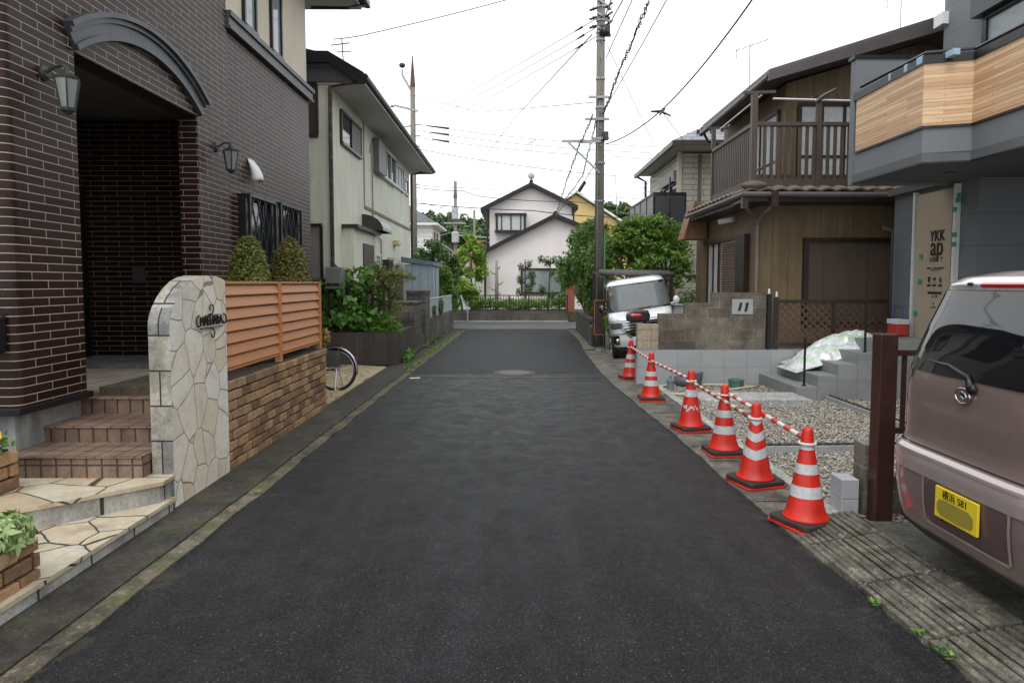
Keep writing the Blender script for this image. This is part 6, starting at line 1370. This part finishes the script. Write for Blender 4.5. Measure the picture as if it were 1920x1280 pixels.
bo = bd.shell().build('body', MAU, c1, smooth=True)
bd.end([(1.165, -.80, .80), (1.185, -.87, .87), (1.40, -.885, .885), (1.60, -.90, .90), (1.63, -.87, .87)], False, .006, 40, rel=True).build('rear_window', CGL, c1, smooth=True)
bd.end([(1.635, -.96, .96), (1.70, -.93, .93), (1.735, -.85, .85), (1.752, -.6, .6)], False, .004, 40, rel=True).build('spoiler', MAUW, c1, smooth=True)  # sky reflection along the roof edge painted in as paler colour
bd.end(rrect(1.650, 1.676, -.17, .17, .010), False, .007, 14).build('brake_light', LRED, c1, smooth=True)
for s in (-1, 1):
    lo, hi = (.885, .975) if s > 0 else (-.975, -.885)
    bd.end([(1.10, s*.93, s*.975), (1.17, s*.885, s*.98), (1.35, s*.89, s*.975), (1.63, s*.905, s*.96)], False, .008, 8, rel=True).build('tail_lamp', LRED, c1, smooth=True)
    bd.end([(.90, s*.945, s*.975), (.97, s*.94, s*.975)], False, .005, 4, rel=True).build('reflector', LRED, c1, smooth=True)
    bd.side([(1.18, .45, 2.55), (1.56, .50, 2.2)], s, .005).build('side_window', CGL, c1, smooth=True)
# bumper: ledge highlight in paler colour, plate recess as painted shade, seam lines
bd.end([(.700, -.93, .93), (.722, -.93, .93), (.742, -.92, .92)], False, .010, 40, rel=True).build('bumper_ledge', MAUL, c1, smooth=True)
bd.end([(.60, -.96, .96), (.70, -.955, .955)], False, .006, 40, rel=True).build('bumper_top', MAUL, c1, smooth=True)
bd.end([(.745, -.90, .90), (.752, -.90, .90)], False, .003, 40, rel=True, sub=1).build('panel_seam', SEAM, c1)
for s in (-1, 1): bd.end([(.76, s*.885, s*.893), (1.14, s*.865, s*.873)], False, .003, 2, rel=True).build('panel_seam', SEAM, c1)
MAUD = M('mauve_recess_shade', (.15, .10, .098), .35, .5, var=.05, bump=0)  # darker body colour stands in for shade inside the recess
bd.end(rrect(.36, .60, -.42, .20, .06), False, .004, 20, sub=2).build('plate_recess_shade', MAUD, c1, smooth=True)
mb = MB(); lip = [(.345, -.42, .20), (.36, -.42, .20)]; bd.end(lip, False, .010, 20, mb=mb, sub=1)
for yy in (-.435, .205): bd.end([(.36, yy, yy+.016), (.60, yy, yy+.016)], False, .010, 2, mb=mb, sub=3)
mb.build('recess_lip', MAUL, c1, smooth=True)
bd.end([(.205, -.9, .9), (.275, -.93, .93)], False, .006, 30, rel=True).build('bumper_skirt', M('skirt_dark', (.03, .028, .03), .6), c1)
y0 = -.0
pl = MB().box(-.022, -.008, -.245, .085, .425, .59).build('number_plate', YPL, c1, bevel=.003)
text('plate_text', '横浜 581', BLK, pl, .052, frame_m((-.0235, -.075, .555), (0, -1, 0), sx=1.0), .0008)
mb = MB(); mb.prism([(y_-.16, z_+.01) for y_, z_ in ((-.045, .435), (-.06, .46), (-.055, .50), (-.02, .518), (.15, .52), (.205, .515), (.225, .49), (.22, .45), (.19, .432), (.05, .428))], 0, -.0245, -.0225); mb.build('plate_smudge', M('plate_olive', (.27, .22, .03), .6), pl)
MB().tube([(-.028, .04, .41), (-.005, .04, .41)], .006, 6).build('plate_bolt', CHR, pl)
xl = bd.xend(0, 1.10, False, .012)
mb = MB(); N = 30
mb.tube([(xl-.004, .055*math.cos(2*math.pi*i/N), 1.085+.040*math.sin(2*math.pi*i/N)) for i in range(N+1)], .006, 6, cap=False)
mb.tube([(xl-.004, .02, 1.065), (xl-.004, .012, 1.108), (xl-.004, -.02, 1.10), (xl-.004, -.034, 1.078), (xl-.004, -.012, 1.068), (xl-.004, .01, 1.085)], .006, 6)
mb.build('emblem', CHR, c1, smooth=True)
bd.end(rrect(1.115, 1.165, .50, .60, .02), False, .010, 8, sub=2).build('lock_cover', CHR, c1, smooth=True)
mb = MB(); wpx = lambda y, z: bd.xend(y, z, False, .02)
mb.tube([(wpx(-.06, 1.13), -.06, 1.13), (wpx(-.02, 1.19), -.01, 1.185), (wpx(.14, 1.235), .16, 1.225), (wpx(.40, 1.235), .36, 1.235)], [.022, .014, .010, .005], 8); mb.sphere((wpx(-.06, 1.13), -.06, 1.13), (.02, .035, .03)); mb.build('rear_wiper', BLK, c1, smooth=True)
MB().sphere((bd.xend(.24, 1.67, False, .01), .25, 1.668), (.015, .02, .01)).build('washer_nozzle', BLK, c1)
wheel_set(c1, (.62, 2.80), .722, .285)
text('model_badge', 'Move', CHR, c1, .06, frame_m((bd.xend(-.42, .86, False, .005), -.42, .86), (0, -1, 0)), .002) if False else None
# ---- white kei van facing the camera
v1 = thing('parked_van', 'white tall kei van facing the camera, leaning on the sloping driveway', 'van', (2.92, 14.75, .055), local=True)
VW = M('van_white', (.70, .71, .72), .25, 0, var=.05, bump=0, coat=1); BGL = M('gloss_black', (.012, .012, .013), .12, bump=0, coat=1)
vb = Body([(.20, .08, 3.28, .66, 6), (.28, .03, 3.34, .71, 6), (.42, .0, 3.385, .735, 6), (.62, .0, 3.395, .735, 6), (.82, .02, 3.385, .735, 6.5), (.90, .02, 3.36, .735, 7), (.96, .03, 3.28, .735, 7), (1.00, .03, 3.17, .733, 7), (1.04, .035, 3.08, .732, 7), (1.10, .04, 3.03, .73, 7),
  (1.35, .07, 2.90, .708, 7), (1.60, .11, 2.77, .685, 7), (1.66, .13, 2.72, .675, 6.5), (1.72, .17, 2.63, .655, 6), (1.76, .25, 2.50, .61, 5), (1.785, .40, 2.3, .52, 4), (1.792, .8, 1.9, .35, 3)])
v1.rotation_euler = (0, 0, 0)
for z in (): pass
vb.shell().build('body', VW, v1, smooth=True)
vb.end([(1.055, -.985, .985), (1.12, -.99, .99), (1.60, -.99, .99), (1.655, -.97, .97)], True, .004, 60, rel=True).build('windscreen_surround', BGL, v1, smooth=True)
vb.end([(1.10, -.84, .93), (1.14, -.87, .95), (1.56, -.90, .94), (1.60, -.88, .92)], True, .009, 60, rel=True).build('windscreen', CGF, v1, smooth=True)
for s in (-1, 1):
    vb.side([(1.06, .25, 3.02), (1.10, .2, 2.98), (1.58, .3, 2.72)], s, .005).build('side_window', CGL, v1, smooth=True)
    vb.end([(.735, s*.42, s*.955), (.80, s*.44, s*.985), (.835, s*.60, s*.98)], True, .010, 16, rel=True).build('headlight', M('headlight_clear', (.25, .27, .3), .08, .6, bump=0, coat=1) if s < 0 else bpy.data.materials['headlight_clear'], v1, smooth=True)
    vb.end([(.705, s*.40, s*.95), (.73, s*.42, s*.96)], True, .014, 12, rel=True).build('chrome_strip', CHR, v1, smooth=True)
    vb.end(rrect(.335, .555, s*.66-.135, s*.66+.10, .03) if s > 0 else rrect(.335, .555, -.66-.10, -.66+.135, .03), True, .006, 12, sub=2).build('fog_surround', CHR, v1, smooth=True)
    fo = vb.end(rrect(.355, .535, s*.66-.115, s*.66+.085, .02) if s > 0 else rrect(.355, .535, -.66-.085, -.66+.115, .02), True, .011, 12, sub=2).build('fog_recess', BGL, v1, smooth=True)
    MB().lathe((vb.xend(.56, .44, True, .014), s*.575, .44), [(.045, -.01), (.045, .012), (.03, .018)], 16, ax=0).build('fog_lamp', CHR, v1, smooth=True)
    mb = MB(); mb.sphere((2.98, s*.83, 1.16), (.05, .075, .095), 14, 10); mb.tube([(2.96, s*.70, 1.10), (2.97, s*.80, 1.11)], .02, 6); mb.build('wing_mirror', BGL if s < 0 else VW, v1, smooth=True)
vb.end([(.50, -.34, .34), (.60, -.50, .50), (.735, -.60, .60), (.80, -.62, .62), (.855, -.60, .60)], True, .006, 24, rel=True).build('grille', BGL, v1, smooth=True)
mb = MB()
for z, a in ((.60, .33), (.66, .37), (.72, .40), (.78, .42), (.835, .43)): vb.end([(z-.008, -a, a), (z+.008, -a, a)], True, .018, 14, mb=mb, sub=1)
for s in (-1, 1): vb.end([(.47, s*.24, s*.28), (.60, s*.37, s*.41), (.70, s*.42, s*.47)], True, .016, 3, mb=mb)
mb.build('grille_bar', CHR, v1, smooth=True)
pl = MB().box(3.398, 3.412, -.165, .165, .42, .585).build('number_plate', YPL, v1, bevel=.003)
vb.end([(.205, -.9, .9), (.29, -.95, .95)], True, .006, 30, rel=True).build('bumper_skirt', BGL, v1)
vb.end([(.575, .5, .95), (.59, .5, .96)], True, .008, 8, rel=True, sub=1).build('bumper_seam', SEAM, v1); vb.end([(.575, -.5, -.95), (.59, -.5, -.96)], True, .008, 8, rel=True, sub=1).build('bumper_seam', SEAM, v1)
vb.end([(.868, -.93, .93), (.874, -.93, .93)], True, .003, 40, rel=True, sub=1).build('bonnet_seam', SEAM, v1)
mb = MB(); mb.tube([(3.10, -.35, 1.06), (3.07, .0, 1.09), (3.06, .25, 1.10)], .010, 6); mb.tube([(3.10, .15, 1.06), (3.07, .45, 1.09), (3.06, .6, 1.10)], .010, 6); mb.build('wipers', BLK, v1)
MB().box(2.86, 2.885, -.62, -.55, 1.44, 1.51).build('sticker', M('sticker_orange', (.5, .2, .05), .5), v1)
wheel_set(v1, (.55, 2.78), .73, .29)
# front at local x = 3.4 faces the camera: heading about -Y, rolled on the slope
fw = Vector((-.13, -.99, 0)).normalized(); ang = math.atan2(fw.y, fw.x)
rm = Matrix.Rotation(ang, 4, 'Z') @ Matrix.Rotation(R(8.0), 4, 'X')
frontc = Vector((2.90, 14.55, .11))
v1.rotation_euler = rm.to_euler(); v1.location = frontc-(rm.to_3x3() @ Vector((3.4, 0, 0)))
struct(MB().prism([(2.0, .0), (2.2, .02), (3.6, .22), (9, .25), (9, -.1), (2.0, -.1)][::-1], 1, 12.4, 19).build('driveway_ramp', CONCS), 'sloping concrete driveway under the white van')
# scooter tail seen over the pale end block
t = thing('scooter', 'black scooter with rounded top box and red lens behind the pale block', 'scooter', (2.25, 12.2, 0))
MB().prism([(2.03, 1.05), (2.40, 1.05), (2.42, 1.17), (2.38, 1.27), (2.12, 1.26), (2.03, 1.19)], 1, 11.85, 12.18).build('top_box', M('box_black', (.02, .018, .02), .3), t, bevel=.035)
mb = MB(); mb.sphere((2.165, 11.86, 1.165), (.125, .03, .045), 16, 10); mb.build('lens', LRED, t, smooth=True)
mb = MB(); mb.sphere((2.62, 12.5, .72), (.15, .45, .17), 16, 10); mb.tube([(2.33, 12.1, 1.08), (2.55, 12.2, .8)], .03); mb.build('body', BLK, t, smooth=True)
for y in (12.15, 13.2): MB().lathe((2.58, y, .24), [(.12, 0), (.2, .01), (.22, .04), (.22, .06), (.2, .09), (.12, .1)], 24, ax=0).build('wheel', RUB, t)
# ================================================================ traffic cones and bars
CRED = M('cone_red', (.66, .024, .010), .45, var=.22, vs=9, bump=.05, streak=.28); CREF = M('reflective_band', (.56, .57, .58), .4, var=.25, vs=25, bump=.03, streak=.2); CBLK = M('cone_weight', (.03, .024, .022), .75, var=.4, vs=8, bump=.3); CWH = M('ring_white', (.66, .64, .6), .5, var=.15)
cr = lambda z: np.interp(z, [0.03, .12, .55, .70], [.150, .128, .050, .036])
def band(z0, z1, kind=0, ph=0):
    mb = MB()
    def f(u, v):
        a = 2*math.pi*u; off = 0
        if kind == 1: k = abs(((a-ph+math.pi) % (2*math.pi))-math.pi); off = -.045*(1-min(k, 2*math.pi/4)/(math.pi/2))*1.0
        z = z0+(z1-z0)*v+off; r = cr(z)+.0016; return (r*math.cos(a), r*math.sin(a), z)
    return mb.grid(f, 48, 3)
def cone(label, x, y, rz, bands, kind=0, plate=True):
    t = thing('traffic_cone', label, 'traffic cone', (x, y, .018), 'traffic cones along the building lot', local=True); t.rotation_euler.z = rz
    prof = [(.156, .055), (.160, .062), (.155, .070), (.150, .078), (.138, .095)]+[(cr(z), z) for z in (.14, .2, .3, .4, .5, .55, .62)]+[(.037, .68), (.033, .697), (.022, .703), (.012, .703)]
    MB().lathe((0, 0, 0), prof, 40).build('cone_body', CRED, t, smooth=True)
    def rsq(mb, h, z0, z1, r=.04, rot=0, n=6):
        P = []
        for cx, cy, a0 in ((h-r, h-r, 0), (-h+r, h-r, 90), (-h+r, -h+r, 180), (h-r, -h+r, 270)):
            for i in range(n+1): a = R(a0+90*i/n); P.append((cx+r*math.cos(a), cy+r*math.sin(a)))
        if rot: P = [(p[0]*math.cos(rot)-p[1]*math.sin(rot), p[0]*math.sin(rot)+p[1]*math.cos(rot)) for p in P]
        return mb.prism(P, 2, z0, z1)
    if plate: rsq(MB(), .19, 0, .018).build('base_plate', CRED, t, bevel=.004)
    rsq(MB(), .182, .019 if plate else .0, .056, rot=.07).build('weight', CBLK, t, bevel=.008)
    for (z0, z1) in bands: band(z0, z1, kind, -math.pi/2-rz-.35).build('reflective_band', CREF, t, smooth=True)
    return t
B2 = [(.38, .45), (.215, .295), (.55, .59)]
cs = [('traffic cone farthest from the camera, in front of the white van', 2.09, 11.96, .1, [(.37, .45), (.22, .30)], 0),
      ('second traffic cone from the white van, by the end of the tiled wall', 2.02, 9.80, -.1, [(.36, .43), (.22, .30)], 0),
      ('third traffic cone from the white van, its lower band peeling off', 2.08, 7.80, .2, [(.40, .48)], 0),
      ('traffic cone with two plain bands beside the middle of the gravel', 2.13, 6.70, .0, B2[:2], 0),
      ('traffic cone with chevron bands, second nearest to the camera', 2.08, 5.68, .25, [(.42, .49), (.27, .35), (.56, .61)], 1),
      ('largest, nearest traffic cone in front of the pale blocks', 2.09, 4.70, .35, B2, 0)]
for lab, x, y, rz, bs, kd in cs:
    t = cone(lab, x, y, rz, bs, kd)
    if 'peeling' in lab:
        mb = MB(); r_ = random.Random(3)
        for k in range(16):
            a = -math.pi/2-.5+r_.uniform(-1.0, 1.2); z = .265+r_.uniform(-.025, .03); w_ = r_.uniform(.01, .035)
            mb.add([(cr(z+dz)*1.012*math.cos(a+da), cr(z+dz)*1.012*math.sin(a+da), z+dz) for da, dz in ((-w_*5, 0), (-w_*2, -.012), (w_*4, -.006), (w_*5, .01), (-w_, .016))], [(0, 1, 2, 3, 4)])
        mb.build('band_remnant', CREF, t)
BRD_ = M('bar_red', (.55, .03, .03), .45, var=.2, vs=15, bump=0); BRD2 = M('bar_dark_red', (.30, .03, .03), .5, var=.3, vs=15, bump=0); BWT = M('bar_white', (.62, .6, .56), .45, var=.15, bump=0); BCR = M('bar_cream', (.50, .46, .33), .5, var=.2, bump=0)
def conebar(lab, A, Bp, ca, cb, mr, mw, n=20):
    t = thing('cone_bar', lab, 'cone bar', ((A[0]+Bp[0])/2, (A[1]+Bp[1])/2, .6), 'striped bars between the cones')
    A, Bp = Vector(A), Vector(Bp); mb = MB()
    for k in range(n): mb.tube([A.lerp(Bp, k/n), A.lerp(Bp, (k+1)/n)], .020, 10, mi=k % 2, cap=(k in (0, n-1)))
    mb.build('pole', [mw, mr], t, smooth=True)
    for c, e in ((ca, A), (cb, Bp)):
        N = 28; q = MB(); q.tube([(c[0]+.056*math.cos(2*math.pi*i/N), c[1]+.056*math.sin(2*math.pi*i/N), e[2]-.01) for i in range(N+1)], .009, 8, cap=False); q.tube([e, Vector((c[0], c[1], e[2]-.01)).lerp(Vector((e[0], e[1], e[2]-.01)), .8)], .013, 6); q.build('ring', CWH, t, smooth=True)
ring = lambda i, dz=0: (cs[i][1], cs[i][2], .60+dz)
def off(i, dx, dy, dz=0): return (cs[i][1]+dx, cs[i][2]+dy, .60+dz)
conebar('farthest striped bar, from the farthest cone to the second', off(0, 0, -.06), off(1, 0, .06), ring(0), ring(1), BRD_, BWT, 16)
conebar('striped bar from the second cone to the peeling cone', off(1, 0, -.06), off(2, 0, .06, .01), ring(1), ring(2), BRD_, BWT, 16)
conebar('older bar with dark red and cream stripes from the peeling cone to the chevron cone', off(2, -.02, -.06, .0), off(4, -.055, .04, -.0), ring(2), ring(4), BRD2, BCR, 18)
conebar('brightest striped bar, ending at the nearest cone', off(3, .035, -.05, .03), off(5, .02, .06, .02), ring(3, .03), ring(5, .02), BRD_, BWT, 14)
